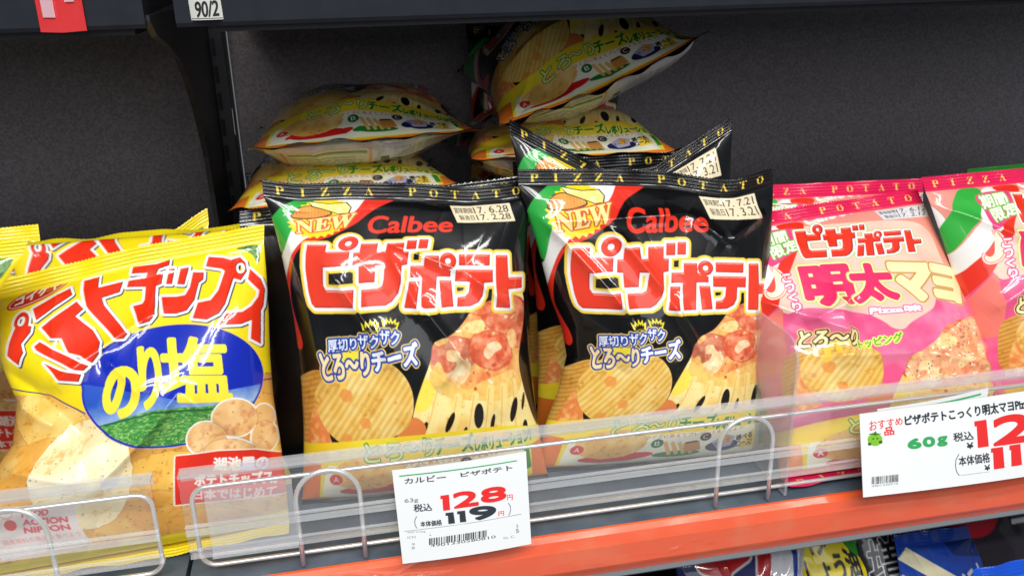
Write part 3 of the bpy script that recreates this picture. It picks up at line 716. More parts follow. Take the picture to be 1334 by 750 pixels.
    A.fill(pm, lambda x, y: mixc((250, 226, 170), (240, 160, 110), (noise2(x, y, 5, 31) - .42) * 2.6), .5)
    flecks(A, pm, 4, 60, (70, 80, 60), (.4, 1.2)); flecks(A, pm, 14, 46, (252, 246, 224), (.7, 2.0)); flecks(A, pm, 24, 26, (232, 60, 70), (.5, 1.5))
    m = A.text('とろ～り', L([(195,118),(470,108),(470,185),(196,198)]), .7); A.fill(A.grow(m, 1.7), (246, 214, 110)); A.fill(A.grow(m, 1.0), (40, 30, 34)); A.fill(m, (250, 230, 170))
    m = A.text('トッピング', L([(470,165),(696,120),(700,165),(476,205)]), .35); A.fill(A.grow(m, 1.0), (236, 240, 120)); A.fill(m, (96, 176, 50))
    campaign(A, (236, 150, 90))
    A.map = lambda p: p
    A.fill(A.poly([(-.1,.972),(1.1,.972),(1.1,1.1),(-.1,1.1)]), (226, 40, 96))
    return A
# ---------------------------------------------------------------- pillow bag surface (pure numpy)
def fold_noise(x, y, seed, n, amp, wmin, wmax, W, H):
    """sharp film creases: randomly placed, locally windowed fold lines (metres)"""
    r = np.random.RandomState(seed)
    h = np.zeros_like(x)
    for _ in range(n):
        cx, cy = r.rand() * W, r.rand() * H
        a = r.rand() * math.pi
        s = r.uniform(wmin, wmax)
        L = s * r.uniform(2.0, 4.5)
        k = r.choice([-1, 1]) * amp * r.uniform(.3, 1.) * (s / wmax)
        dx, dy = x - cx, y - cy
        d = dx * math.cos(a) + dy * math.sin(a)
        t = -dx * math.sin(a) + dy * math.cos(a)
        h += k * np.exp(1 - np.sqrt(1 + (d / (.45 * s)) ** 2) * .45 - .55) * np.exp(-(t / L) ** 2)
    return h

def lumps(x, y, seed, n, amp, s, W, H):
    r = np.random.RandomState(seed)
    h = np.zeros_like(x)
    for _ in range(n):
        cx, cy = r.rand() * W, r.rand() * H
        ss = s * r.uniform(.7, 1.5)
        h += amp * r.uniform(-1, 1) * np.exp(-(((x - cx) / ss) ** 2 + ((y - cy) / ss) ** 2))
    return h

def bag_frame(b):
    TL, TR, BL, BR = [np.array(p, float) for p in b['q']]
    W = (np.linalg.norm(TR - TL) + np.linalg.norm(BR - BL)) / 2
    H = (np.linalg.norm(TL - BL) + np.linalg.norm(TR - BR)) / 2
    U = (TR - TL + BR - BL); U /= np.linalg.norm(U)
    V = (TL - BL + TR - BR); V /= np.linalg.norm(V)
    N = np.cross(U, V); N /= np.linalg.norm(N)
    return TL, TR, BL, BR, W, H, U, V, N

def top_offset(b, u):
    """displacement of the top edge / seal: list of (u, up, forward) in metres"""
    c = b.get('top', [(0, 0, 0), (1, 0, 0)])
    cu = [k[0] for k in c]
    f = np.linspace(0, 1, 201)
    ker = np.hanning(b.get('topsoft', 13) + 2); ker /= ker.sum(); m = len(ker) // 2
    def sm(vals):
        g = np.interp(f, cu, vals)
        return np.interp(u, f, np.convolve(np.pad(g, m, mode='edge'), ker, 'valid')[:201])
    return sm([k[1] for k in c]), sm([k[2] for k in c])

def bottom_offset(b, u):
    c = b.get('bot', [(0, 0, 0), (1, 0, 0)])
    return np.interp(u, [k[0] for k in c], [k[1] for k in c]), np.interp(u, [k[0] for k in c], [k[2] for k in c])

def bag_surface(b, u, v, side):
    """u 0..1 left to right, v 0..1 top to bottom, side +1 front / -1 back -> (...,3) world points"""
    TL, TR, BL, BR, W, H, U, V, N = bag_frame(b)
    u = np.asarray(u, float); v = np.asarray(v, float)
    pk = b.get('peak', 1.2)
    sv = np.sin(np.pi * np.clip(v, 0, 1) ** pk)
    vp = np.where(v < .5 ** (1 / pk), sv ** b.get('vexp', .62), sv ** b.get('vexp2', .36))
    c = np.abs(2 * u - 1)
    sidep = np.clip(1 - c ** 2.6, 0, 1) ** .62
    pl, pr = b.get('pinch', (.05, .05))
    pc = np.sin(np.pi * np.clip(v, 0, 1)) ** .8
    pb = b.get('pinch_v', None)
    if pb is not None:
        pc = np.interp(v, pb[0], pb[1])
    uu = u + pl * pc * (1 - u) ** 1.0 - pr * pc * u
    P = ((1 - v)[..., None] * ((1 - uu)[..., None] * TL + uu[..., None] * TR)
         + v[..., None] * ((1 - uu)[..., None] * BL + uu[..., None] * BR))
    tf = b.get('tf', .034) if side > 0 else b.get('tb', .026)
    t = tf * sidep * vp
    x, y = u * W, v * H
    sd = b.get('seed', 1) + (0 if side > 0 else 500)
    wr = b.get('wr', 1.)
    env = np.clip(sidep * 1.6, 0, 1) * np.clip(np.minimum(v, 1 - v) / .05, 0, 1)
    h = lumps(x, y, sd, 26, .0026 * wr, .028, W, H)
    h += fold_noise(x, y, sd + 1, 9, .0026 * wr, .005, .012, W, H)
    # gathers running down from the top seal and up from the bottom seal
    r = np.random.RandomState(sd + 3)
    for k in range(15):
        u0 = r.uniform(.03, .97); a = r.uniform(-.35, .35) + (.5 - u0) * .9
        top = k % 3 != 0
        vv = v if top else 1 - v
        d = (u - u0) * W - a * vv * H
        h += r.choice([-1, 1]) * .0022 * (wr if wr > 1 else .65 * wr) * r.uniform(.3, 1) * np.exp(-np.abs(d) / r.uniform(.003, .007)) \
            * np.exp(-vv / r.uniform(.08, .2)) * np.clip(vv / .02, 0, 1)
    for (u0, v0, u1, v1, amp, wid) in (b.get('creases', []) if side > 0 else []):
        ax, ay, bx, by = u0 * W, v0 * H, u1 * W, v1 * H
        Ls = math.hypot(bx - ax, by - ay)
        tx, ty = (bx - ax) / Ls, (by - ay) / Ls
        s = (x - ax) * tx + (y - ay) * ty
        d = -(x - ax) * ty + (y - ay) * tx
        m = np.clip(np.minimum(s, Ls - s) / (.22 * Ls) + .25, 0, 1)
        h += amp * m * np.exp(-(np.sqrt(d * d + (.3 * wid) ** 2) - .3 * wid) / wid)
    t = t + h * env
    up, fw = top_offset(b, u)
    dk = np.exp(-v / b.get('topdecay', .10))
    if 'bot' in b:
        bu, bf = bottom_offset(b, u); db = np.exp(-(1 - v) / .14)
        P = P + (bu * db)[..., None] * N + (bf * db)[..., None] * V
    P = P + (side * t)[..., None] * N + (up * dk)[..., None] * V + (fw * dk)[..., None] * N
    return P

def seal_surface(b, u, s, which):
    """flat crimped strip; s 0 at the body edge .. 1 at the cut edge"""
    TL, TR, BL, BR, W, H, U, V, N = bag_frame(b)
    u = np.asarray(u, float); s = np.asarray(s, float)
    sh = b.get('sealh', .0125)
    if which == 'top':
        P = (1 - u)[..., None] * TL + u[..., None] * TR
        up, fw = top_offset(b, u)
        P = P + up[..., None] * V + fw[..., None] * N
        tilt = np.interp(u, *b['seal_tilt']) if 'seal_tilt' in b else 0.0 * u
        D = np.cos(tilt)[..., None] * V + np.sin(tilt)[..., None] * N
        nn = np.cos(tilt)[..., None] * N - np.sin(tilt)[..., None] * V
    else:
        P = (1 - u)[..., None] * BL + u[..., None] * BR
        bu, bf = bottom_offset(b, u)
        P = P + bu[..., None] * N + bf[..., None] * V
        tl = b.get('bot_tilt', 0.0)
        D = (-math.cos(tl) * V + math.sin(tl) * N)[None] * np.ones_like(u)[..., None]
        nn = (math.cos(tl) * N + math.sin(tl) * V)[None] * np.ones_like(u)[..., None]
    r = np.random.RandomState(b.get('seed', 1) + (7 if which == 'top' else 9))
    wob = 0 * u
    for k in range(7):
        wob = wob + r.uniform(-.0011, .0011) * np.sin(u * r.uniform(6, 40) + r.uniform(0, 6))
    ridge = .00045 * np.sin(s * math.pi * 2 * 5)
    return P + (s * sh)[..., None] * D + (wob * s + ridge * np.minimum(1, s * 4))[..., None] * nn
# ---------------------------------------------------------------- where each pack stands: corners of the flat body (TL, TR, BL, BR) in metres
BAGS = {
 'black_left':  dict(q=[(-.0505,.121,.2315),(.1390,.121,.2195),(-.046,.080,.004),(.138,.072,.004)], tf=.042, tb=.026,
                     pinch=(.055,.045), seed=222, creases=[(.16,.22,.40,.56,0.0050,.0052),(.42,.20,.52,.40,0.0048,.0052),(.52,.36,.70,.56,0.0053,.0052),(.40,.16,.72,.27,0.0056,.0052),(.72,.27,.98,.44,0.0063,.0052),(.70,.46,.56,.62,0.0046,.0052),(.03,.1,.10,.6,0.0046,.0052)], top=[(0,-.009,0),(.12,-.012,0),(.3,-.011,.001),(.55,-.012,.002),(.75,-.015,0),(.9,-.013,0),(1,-.010,-.002)]),
 'black_right': dict(q=[(.1290,.118,.2225),(.3320,.118,.2070),(.130,.082,.004),(.322,.066,.004)], tf=.037, tb=.026,
                     pinch=(.10,.03), pinch_v=((0,.2,.4,.5,.6,.72,.85,1),(0,.55,1.,1.35,1.5,1.1,.5,0)), seed=23,
                     creases=[(.02,.10,.30,.46,0.0064,.0052),(.08,.13,.62,.10,0.0053,.0052),(.62,.10,.75,.20,0.0053,.0052),(.75,.20,.95,.10,0.0053,.0052),(.28,.14,.46,.38,0.0059,.0052),(.46,.38,.60,.60,0.0063,.0052),(.30,.46,.22,.62,0.0046,.0052)],
                     top=[(0,-.004,0),(.3,-.003,0),(.55,-.004,0),(.76,-.010,.004),(.82,-.010,.004),(1,-.001,-.004)]),
 'yellow':      dict(q=[(-.2280,.112,.1690),(-.0540,.120,.1900),(-.268,.036,.005),(-.054,.054,.005)], tf=.040, tb=.026, wr=1.6,
                     pinch=(.10,.012), pinch_v=((0,.12,.25,.4,.55,.7,.85,1),(0,.1,.5,1.25,1.3,.5,.0,0)), bot_tilt=1.1, sealh=.0135, creases=[(.0,.26,.34,.60,-.009,.010),(.02,.40,.22,.52,.007,.006),(.12,.40,.62,.16,0.0053,.0052),(.40,.76,.66,.46,0.0063,.0052),(.66,.46,.96,.72,0.0063,.0052),(.05,.62,.40,.72,0.0063,.0052),(.40,.30,.52,.46,0.0046,.0052)], seed=35, top=[(0,-.002,0),(.5,.002,0),(1,0,0)]),
 'pink':        dict(q=[(.2780,.122,.1680),(.4670,.122,.1800),(.305,.022,.005),(.520,.030,.005)], tf=.030, tb=.026, bot_tilt=1.1,
                     pinch=(.03,.0), seed=41, creases=[(.02,.28,.36,.50,.006,.0052),(.36,.30,.28,.66,.007,.009),(.20,.56,.62,.60,.006,.006),(.62,.60,.95,.70,.005,.005),(.40,.36,.20,.42,.005,.004)]),
 'pink_right':  dict(q=[(.4600,.112,.1920),(.648,.112,.1950),(.498,.042,.006),(.684,.042,.006)], tf=.036, tb=.026,
                     pinch=(.03,.05), creases=[(.02,.06,.30,.24,.005,.005),(.05,.50,.24,.40,.005,.005)], seed=53),
 # second row and the lying stacks
 'black_mid':   dict(q=[(-.074,.168,.190),(.138,.156,.2045),(-.088,.122,.006),(.132,.118,.006)], tf=.026, tb=.022, seed=61),
 'black_vee':   dict(q=[(.136,.172,.236),(.322,.172,.230),(.143,.135,.006),(.330,.135,.006)], tf=.030, tb=.020, seed=71, topsoft=5, topdecay=.13,
                     top=[(0,.010,-.004),(.42,-.034,.004),(.5,-.034,.004),(.62,-.030,.002),(1,.008,-.004)]),
 'black_hid':   dict(q=[(.142,.200,.207),(.330,.200,.206),(.142,.180,.006),(.330,.180,.006)], tf=.018, tb=.014, seed=81),
 'lie_left_top':  dict(q=[(-.070,.415,.224),(.122,.415,.232),(-.066,.215,.238),(.119,.215,.243)], tf=.040, tb=.036, wr=1.6, seed=91, pinch=(.05,.06), sealh=.007, bot_tilt=.25, peak=.95,vexp=.6,vexp2=.85),
 'lie_left_2':    dict(q=[(-.090,.415,.176),(.100,.415,.180),(-.088,.215,.190),(.100,.215,.200)], tf=.036, tb=.030, wr=1.4, seed=97, pinch=(.05,.05), sealh=.007, bot_tilt=.2, peak=.95,vexp=.6,vexp2=.85),
 'lie_right_top': dict(q=[(.128,.400,.272),(.325,.400,.300),(.131,.198,.249),(.308,.203,.303)], tf=.056, tb=.040, wr=1.6, seed=103, pinch=(.05,.06), sealh=.008, bot_tilt=.1, peak=.9,vexp=.6,vexp2=.85,
                       creases=[(.1,.7,.9,.65,0.0046,.0052)], bot=[(0,0,0),(.4,-.002,0),(.75,.004,0),(1,.012,.0)]),
 'lie_right_2':   dict(q=[(.110,.410,.200),(.296,.410,.198),(.108,.205,.221),(.289,.205,.217)], tf=.040, tb=.030, wr=1.5, seed=109, pinch=(.05,.05), sealh=.007, bot_tilt=.2, peak=.95,vexp=.6,vexp2=.85),
 'dark_back':     dict(q=[(.136,.385,.305),(.30,.392,.285),(.118,.352,.10),(.29,.36,.10)], tf=.020, tb=.016, seed=113),
 'yellow_2':    dict(q=[(-.236,.170,.187),(-.056,.176,.186),(-.238,.105,.006),(-.054,.112,.006)], tf=.034, tb=.024, seed=121, seal_tilt=((0,.5,1),(-1.3,-1.2,-1.2)), vexp=.5),
 'yellow_corner': dict(q=[(-.405,.205,.176),(-.2245,.205,.181),(-.40,.16,.006),(-.222,.165,.006)], tf=.022, tb=.018, seed=127),
 'yellow_near': dict(q=[(-.375,.062,.203),(-.1945,.072,.207),(-.46,.010,.006),(-.315,.020,.006)], tf=.026, tb=.022, seed=131),
 'yellow_tip':  dict(q=[(-.290,.222,.158),(-.1055,.222,.170),(-.29,.20,.006),(-.11,.20,.006)], tf=.016, tb=.012, seed=137, topsoft=31,
                     top=[(0,0,0),(.6,-.012,0),(.85,-.006,-.004),(1,.010,-.012)]),
 'pink_2':      dict(q=[(.318,.172,.180),(.503,.172,.1745),(.325,.12,.006),(.51,.12,.006)], tf=.028, tb=.022, seed=139, pinch=(.03,.03)),
 'green':       dict(q=[(.588,.225,.166),(.775,.225,.170),(.588,.19,.006),(.775,.19,.006)], tf=.026, tb=.02, seed=149),
 # shelf below
 'low_red':     dict(q=[(0.254,0.092,-0.1135),(0.374,0.092,-0.1015),(0.244,0.05,-0.285),(0.367,0.05,-0.285)], tf=.03, tb=.022, wr=1.4, seed=151),
 'low_yellow':  dict(q=[(0.36,0.102,-0.0985),(0.44,0.102,-0.0935),(0.374,0.05,-0.285),(0.482,0.05,-0.285)], tf=.024, tb=.02, seed=157),
 'low_black':   dict(q=[(0.42,0.085,-0.1055),(0.492,0.085,-0.1055),(0.402,0.03,-0.285),(0.522,0.03,-0.285)], tf=.022, tb=.02, seed=163),
 'low_blue':    dict(q=[(0.438,0.056,-0.1035),(0.527,0.068,-0.1155),(0.442,0.0,-0.285),(0.572,0.0,-0.285)], tf=.022, tb=.02, wr=1.5, seed=167),
 'low_green':   dict(q=[(0.485,0.088,-0.0715),(0.65,0.088,-0.0655),(0.49,0.05,-0.285),(0.67,0.05,-0.285)], tf=.026, tb=.02, seed=173),
 'low_bright':  dict(q=[(.452,-.020,-.0845),(.62,-.020,-.076),(.47,-.08,-.285),(.64,-.08,-.285)], tf=.028, tb=.02, seed=179),
}
# ---------------------------------------------------------------- packs
def down2(img):
    h, w_ = img.shape[0] // 2 * 2, img.shape[1] // 2 * 2
    return img[:h, :w_].reshape(h // 2, 2, w_ // 2, 2, 3).mean((1, 3))

def make_bag(spec, label, group, front, back, top_img, bot_img, name='chip_bag'):
    b = BAGS[spec]
    TL, TR, BL, BR, W, H, U, V, N = bag_frame(b)
    t = empty(name, tuple((BL + BR) / 2)); tag(t, label, 'chip bag', group)
    def grid(img, side):
        h, w_ = img.shape[:2]
        u = np.linspace(0, 1, w_); v = np.linspace(0, 1, h)
        # crowd samples towards the folded sides
        P = bag_surface(b, *np.meshgrid(u, v), side)
        return P
    fr = grid(front, 1)
    bk = grid(back[:, ::-1], -1)
    grid_mesh('body', [(fr, front), (bk, back)], M_FILM, t, flip=(1,))
    for which, img, nm in (('top', top_img, 'top_seal'), ('bottom', bot_img, 'bottom_seal')):
        h, w_ = img.shape[:2]
        u, s = np.meshgrid(np.linspace(0, 1, w_), np.linspace(0, 1, h))
        if which == 'top': im = img[::-1]
        else: im = img
        tooth = np.abs(((u * W / .0026) % 1) - .5) * 2          # pinked edge
        s = s * (1 - .075 * tooth)
        grid_mesh(nm, [(seal_surface(b, u, s, which), im)], M_FILM, t, flip=(0,) if which == 'top' else ())
    return t

def flat(c, nu, nv):
    return np.broadcast_to(np.array(c, np.float32) / 255., (nv, nu, 3)).copy()

art = pizza_front(); base_img = art.result()
def dated(a, l1, l2):
    A = art.copy(); A.map = BOARD_BLACK_RIGHT
    date_panel(A, [(915,253),(985,251),(992,286),(926,286)], l1, l2)
    return A.result()
BK = pizza_back().result()
BLK = (7, 7, 10); W13 = '𝐏𝐈𝐙𝐙𝐀 𝐏𝐎𝐓𝐀𝐓𝐎'
SEAL_B = seal_sheet(BLK, (236, 206, 70), W13).result(); SEAL_B0 = flat(BLK, 200, 14)
G_B = 'black pizza flavour chip bags'
def reprint(img, kv, ks):
    """another print run: the same design registered a little higher on the film"""
    h = img.shape[0]; v = np.linspace(0, 1, h); f = np.clip(v + np.interp(v, kv, ks), 0, 1) * (h - 1)
    i = np.minimum(f.astype(int), h - 2); t = (f - i)[:, None, None]
    return img[i] * (1 - t) + img[i + 1] * t
im1 = reprint(dated(art, '17. 6.28', '17. 2.28'), (0, .06, .11, .2, .5, .72, 1), (0, .0, .02, .062, .055, .03, 0)); im2 = dated(art, '17. 7.21', '17. 3.21')
make_bag('black_left', 'black pizza chip bag standing in front, its cream date box ending in 2.28', G_B, im1, BK, SEAL_B, SEAL_B0)
make_bag('black_right', 'black pizza chip bag standing in front, its cream date box ending in 3.21', G_B, im2, BK, SEAL_B, SEAL_B0)
h1 = down2(im1); sb = down2(SEAL_B)
hm = h1.copy(); hm[:, :46] = np.array(BLK, np.float32) / 255.
make_bag('black_mid', 'black chip bag mostly hidden right behind the front bag dated 2.28', G_B, hm, BK, sb, SEAL_B0)
make_bag('black_vee', 'black chip bag whose top seal is folded into a deep V', G_B, im2, BK, SEAL_B, SEAL_B0)
make_bag('black_hid', 'black chip bag behind the V folded one, only its seal letters showing', G_B, h1, BK, sb, SEAL_B0)
SB = flat(BLK, 240, 14)
make_bag('lie_left_top', 'chip bag lying flat on top of the left stack, yellow bottom panel forward', G_B, base_img, BK, sb, SB)
l2 = make_bag('lie_left_2', 'chip bag lying second from top in the left stack', G_B, down2(base_img), BK, sb, SB)
make_bag('lie_right_top', 'chip bag lying tilted on top of the right stack under the upper shelf', G_B, base_img, BK, sb, SB)
r2 = make_bag('lie_right_2', 'chip bag lying flat under the tilted one in the right stack', G_B, base_img, BK, sb, SB)
make_bag('dark_back', 'shaded black chip bag standing at the back between both stacks', G_B, h1, BK, sb, SEAL_B0)
def copy_thing(src, dz, label, dx=0.):
    c = src.copy(); SC.collection.objects.link(c); c.location = (src.location.x + dx, src.location.y, src.location.z + dz); c['label'] = label
    for ch in src.children:
        k = ch.copy(); SC.collection.objects.link(k); k.parent = c
    return c
for i in range(3): copy_thing(l2, -.048 * (i + 1), 'chip bag lying low in the left stack behind the standing black bags', .004 * (-1) ** i)
for i in range(3): copy_thing(r2, -.054 * (i + 1), 'chip bag lying low in the right stack behind the standing black bags', .004 * (-1) ** i)

yimg = yellow_front().result(); YEL = (244, 220, 24)
YB = flat(YEL, 80, 90); YS = flat(YEL, 430, 26); YS2 = flat(YEL, 200, 14)
G_Y = 'yellow seaweed salt chip bags'
make_bag('yellow', 'big yellow seaweed salt chip bag with blue landscape oval, in front', G_Y, yimg, YB, YS, YS)
make_bag('yellow_2', 'yellow chip bag just behind the big one, only red title letters showing', G_Y, down2(reprint(yimg, (0, .3, 1), (.10, .10, 0))), YB, YS2, YS2)
make_bag('yellow_corner', 'yellow chip bag of which only a seal corner shows by the back panel', G_Y, down2(yimg), YB, YS2, YS2)
make_bag('yellow_near', 'yellow chip bag cut off by the left picture edge', G_Y, down2(yimg), YB, YS, YS2)
make_bag('yellow_tip', 'yellow chip bag whose curved seal tip pokes up beside the black post', G_Y, down2(yimg), YB, YS2, YS2)

pimg = pink_front().result(); PK = (222, 26, 84)
PB = flat((232, 224, 214), 80, 90); PB[:, :6] = np.array((236, 220, 60)) / 255.
PS = seal_sheet(PK, (238, 206, 110), W13).result(); PS2 = flat(PK, 240, 14)
G_P = 'pink cod roe mayonnaise pizza chip bags'
make_bag('pink', 'pink chip bag standing in front, beside the black bags and the divider', G_P, pimg, PB, PS, PS)
make_bag('pink_right', 'pink chip bag at the right picture edge showing green and red ribbon', G_P, pimg, PB, PS, PS2)
make_bag('pink_2', 'pink chip bag in the second row, only its shaded top seal showing', G_P, down2(pimg), PB, down2(PS), PS2)
GR = (30, 110, 30)
make_bag('green', 'green snack bag of which only the seal edge shows in the back right corner', None, flat(GR, 60, 70), flat(GR, 40, 40), flat(GR, 200, 14), flat(GR, 100, 8))

# packs on the shelf below
def low_art(kind):
    A = Art(120, 200, 150, 240, {'low_red': (26, 34, 96), 'low_yellow': (226, 206, 30), 'low_black': (26, 24, 28), 'low_blue': (24, 60, 150), 'low_green': (44, 40, 46), 'low_bright': (20, 96, 210)}[kind])
    if kind == 'low_red':
        A.fill(A.poly([(.62,-.1),(.88,-.1),(.80,.4),(.55,.4)]), (220, 220, 226)); A.fill(A.poly([(.86,-.1),(1.1,-.1),(1.1,.4),(.80,.4)]), (40, 60, 150))
        m = A.stroke([(.20,.02),(.34,.05),(.30,.14),(.22,.22)], .10) | A.stroke([(.34,.05),(.52,.01)], .08) | A.stroke([(.66,.0),(.62,.12),(.70,.24)], .09) | A.stroke([(.28,.20),(.50,.16),(.48,.30)], .08)
        A.fill(A.grow(m, 2.), (220, 216, 220)); A.fill(m, (190, 34, 40))
        A.fill(A.text('POTATO', [(.89,.02),(.97,.03),(.94,.20),(.86,.19)], .5), (230, 230, 230))
    if kind == 'low_yellow':
        A.fill(A.text('バター', [(.10,.02),(.55,.0),(.55,.13),(.08,.16)], 1.0), (26, 24, 26)); A.fill(A.text('しょう油', [(.10,.17),(.66,.13),(.66,.25),(.10,.29)], 1.0), (26, 24, 26))
        A.fill(A.ell(.92, .08, .36, .13), (52, 140, 44)); A.fill(A.ell(.92, .08, .25, .08), (160, 200, 120)); A.fill(A.stroke([(.80,.05),(.97,.04)], .02), (30, 110, 40)); A.fill(A.stroke([(.80,.09),(.97,.08)], .02), (30, 110, 40))
    if kind == 'low_black':
        m = A.text('増量!', [(.08,.04),(.95,.0),(.97,.19),(.10,.24)], .3)
        A.fill(A.grow(m, 1.6), (222, 222, 224)); A.fill(A.grow(m, .5), (20, 18, 22))
    if kind == 'low_blue':
        A.fill(A.poly([(.0,.05),(.12,.0),(.85,.25),(.75,.30)]), (206, 200, 168)); A.fill(A.poly([(.5,-.1),(1.1,-.1),(1.1,.10),(.62,.06)]), (16, 36, 96)); A.fill(A.text('ポテト', [(.50,.16),(.96,.10),(.98,.20),(.52,.26)], 1.0), (180, 186, 200)); A.fill(A.poly([(-.05,.16),(.02,.12),(.7,.36),(.6,.40)]), (206, 200, 168))
    if kind == 'low_green':
        A.fill(A.poly([(-.1,-.1),(1.1,-.1),(1.1,.07),(.3,.08)]), (56, 140, 40)); A.fill(A.ell(.22, .12, .15, .10), (170, 30, 40))
        A.fill(A.text('コンソメ', [(.45,.10),(.98,.09),(.98,.18),(.45,.19)], 1.2), (200, 200, 205))
    if kind == 'low_bright':
        for k in range(3): A.fill(A.poly([(-.1,.05 + k * .05),(1.1,.05 + k * .05),(1.1,.06 + k * .05),(-.1,.06 + k * .05)]), (90, 160, 240))
    return A.result()
for k, lab in (('low_red', 'navy snack bag with big red letters on the shelf below the orange rail'), ('low_yellow', 'yellow snack bag with black letters and green badge below the rail'),
               ('low_black', 'black snack bag with white outlined characters below the rail'), ('low_blue', 'dark blue snack bag with cream stripes below the price card'),
               ('low_green', 'dark snack bag with a green top edge under the rail at right'), ('low_bright', 'bright blue snack bag of which only the ribbed seal shows, bottom right corner')):
    im = low_art(k); c = tuple(int(x * 255) for x in im[2, 2])
    make_bag(k, lab, None, im, flat(c, 40, 50), flat({'low_bright': (14, 78, 200), 'low_blue': (24, 60, 150)}.get(k, c), 200, 14), flat(c, 80, 8), 'snack_bag')
# ---------------------------------------------------------------- clear shelf guards, wires, divider, cards
def guard(name, x0, x1, label):
    t = empty(name, ((x0 + x1) / 2, 0, .002)); tag(t, label, 'shelf guard')
    box('sheet', M_CLEAR, t, x0, x1, -.0008, .0008, .024, .0815)
    bm = bmesh.new()
    add_box(bm, x0, x1, -.0014, .0090, .0805, .0822); add_box(bm, x0, x1, .0078, .0090, .0735, .0804)
    add_box(bm, x0, x1, -.0034, -.0009, .0462, .0474); add_box(bm, x0, x1, -.0034, -.0009, .0405, .0440)
    add_box(bm, x0, x1, -.0024, -.0009, .0285, .0298); add_box(bm, x0, x1, -.0016, .004, .0225, .0238)
    obj('rib', bm, M_CLEAR_RIB, t)
    return t
guard('shelf_guard', -.1110, 1.2, 'long clear acrylic shelf guard in front of the black and pink bags')
guard('shelf_guard', -.95, -.1265, 'clear acrylic shelf guard in front of the yellow bags at left')

def rrect(x0, x1, z0, z1, r, y):
    P = []
    for cx, cz, a0 in ((x1 - r, z1 - r, 0), (x0 + r, z1 - r, 90), (x0 + r, z0 + r, 180), (x1 - r, z0 + r, 270)):
        for k in range(9):
            a = math.radians(a0 + k * 90 / 8); P.append((cx + r * math.cos(a), y, cz + r * math.sin(a)))
    return P
def arch(x, w_, z0, z1, y):
    r = w_ / 2; P = [(x - r, y, z0), (x - r, y, z0 + (z1 - z0) * .4)]
    for k in range(17):
        a = math.pi - math.pi * k / 16; P.append((x + r * math.cos(a), y, z1 - r + r * math.sin(a)))
    return P + [(x + r, y, z0 + (z1 - z0) * .4), (x + r, y, z0)]
def wire(name, x0, x1, arches, label):
    t = empty(name, ((x0 + x1) / 2, .012, .002)); tag(t, label, 'wire frame')
    bm = bmesh.new(); add_tube(bm, rrect(x0, x1, .0065, .0650, .010, .0125), .0015, True); obj('frame', bm, M_CHROME, t, True)
    for ax in arches:
        bm = bmesh.new(); add_tube(bm, arch(ax, .0405, .0015, .0705, .0052), .0016); obj('loop', bm, M_CHROME, t, True)
wire('guard_wire', -.1075, 1.1, (-.0235, .2655, .80), 'chromed wire frame with arched loops behind the long clear guard')
wire('guard_wire', -.90, -.1310, (-.2115, -.60), 'chromed wire frame behind the short clear guard at left')

M_CLEAR_HOLD = clear_mat('clear_holder', (.97, .98, .99), .16, .1)
h = empty('label_holder', (-.07, -.003, .027)); tag(h, 'empty clear plastic label holder clipped over the guard', 'label holder')
box('face', M_CLEAR_HOLD, h, -.0965, -.0440, -.0062, -.0050, .0270, .0735)
box('bottom_lip', M_CLEAR_RIB, h, -.0965, -.0440, -.0095, -.0063, .0262, .0285)

dv = empty('shelf_divider', (.30, .1, 0)); tag(dv, 'smoky clear divider panel between black and pink bags', 'divider')
bm = bmesh.new()
pts = [(.006, .002), (.006, .105)] + [(.022 - .016 * math.cos(a), .107 + .016 * math.sin(a)) for a in np.linspace(.1, math.pi / 2, 9)] + [(.26, .123), (.26, .002)]
add_prism(bm, pts, 'x', .2990, .3010); obj('panel', bm, M_CLEAR_DIV, dv)

def card(name, corners, wmm, hmm, art_fn, label, cat='price card', thick=.0006, n=(0, -1, 0), ppm=4.2):
    """printed card on four 3-D corners TL TR BR BL"""
    TL, TR, BR, BL = [np.array(c, float) for c in corners]
    A = art_fn(Art(wmm, hmm, int(wmm * ppm), int(hmm * ppm), (236, 238, 240), ss=3)).result()
    h_, w_ = A.shape[:2]; u, v = np.meshgrid(np.linspace(0, 1, w_), np.linspace(0, 1, h_))
    P = (1 - v)[..., None] * ((1 - u)[..., None] * TL + u[..., None] * TR) + v[..., None] * ((1 - u)[..., None] * BL + u[..., None] * BR)
    nn = np.cross(TR - TL, BL - TL); nn = nn / np.linalg.norm(nn)
    if nn[1] < 0: nn = -nn
    P = P - (.0024 * np.sin(math.pi * u))[..., None] * nn
    Bk = P + thick * nn
    edge = np.ones((2, w_, 3), np.float32) * .9
    rim = lambda a, b: np.stack([a, b], 0)
    e2 = np.ones((2, h_, 3), np.float32) * .9
    t = grid_mesh(name, [(P, A), (Bk[::8, ::8], np.ones_like(Bk[::8, ::8]) * .92), (rim(P[0], Bk[0]), edge), (rim(P[-1], Bk[-1]), edge), (rim(P[:, 0], Bk[:, 0]), e2), (rim(P[:, -1], Bk[:, -1]), e2)], M_PAPER, flip=(1,))
    t.data.polygons.foreach_set('use_smooth', np.zeros(len(t.data.polygons), bool))
    return tag(t, label, cat)

def barcode(A, P, x0, x1, y0, y1, seed, n=34):
    r = np.random.RandomState(seed); x = x0; s = (x1 - x0) / n / 2
    while x < x1:
        wd = s * r.choice([.6, 1.2, 1.8]); A.fill(A.poly([P(x, y0), P(x + wd, y0), P(x + wd, y1), P(x, y1)]), (52, 54, 58)); x += wd + s * r.choice([.7, 1.2, 1.7])

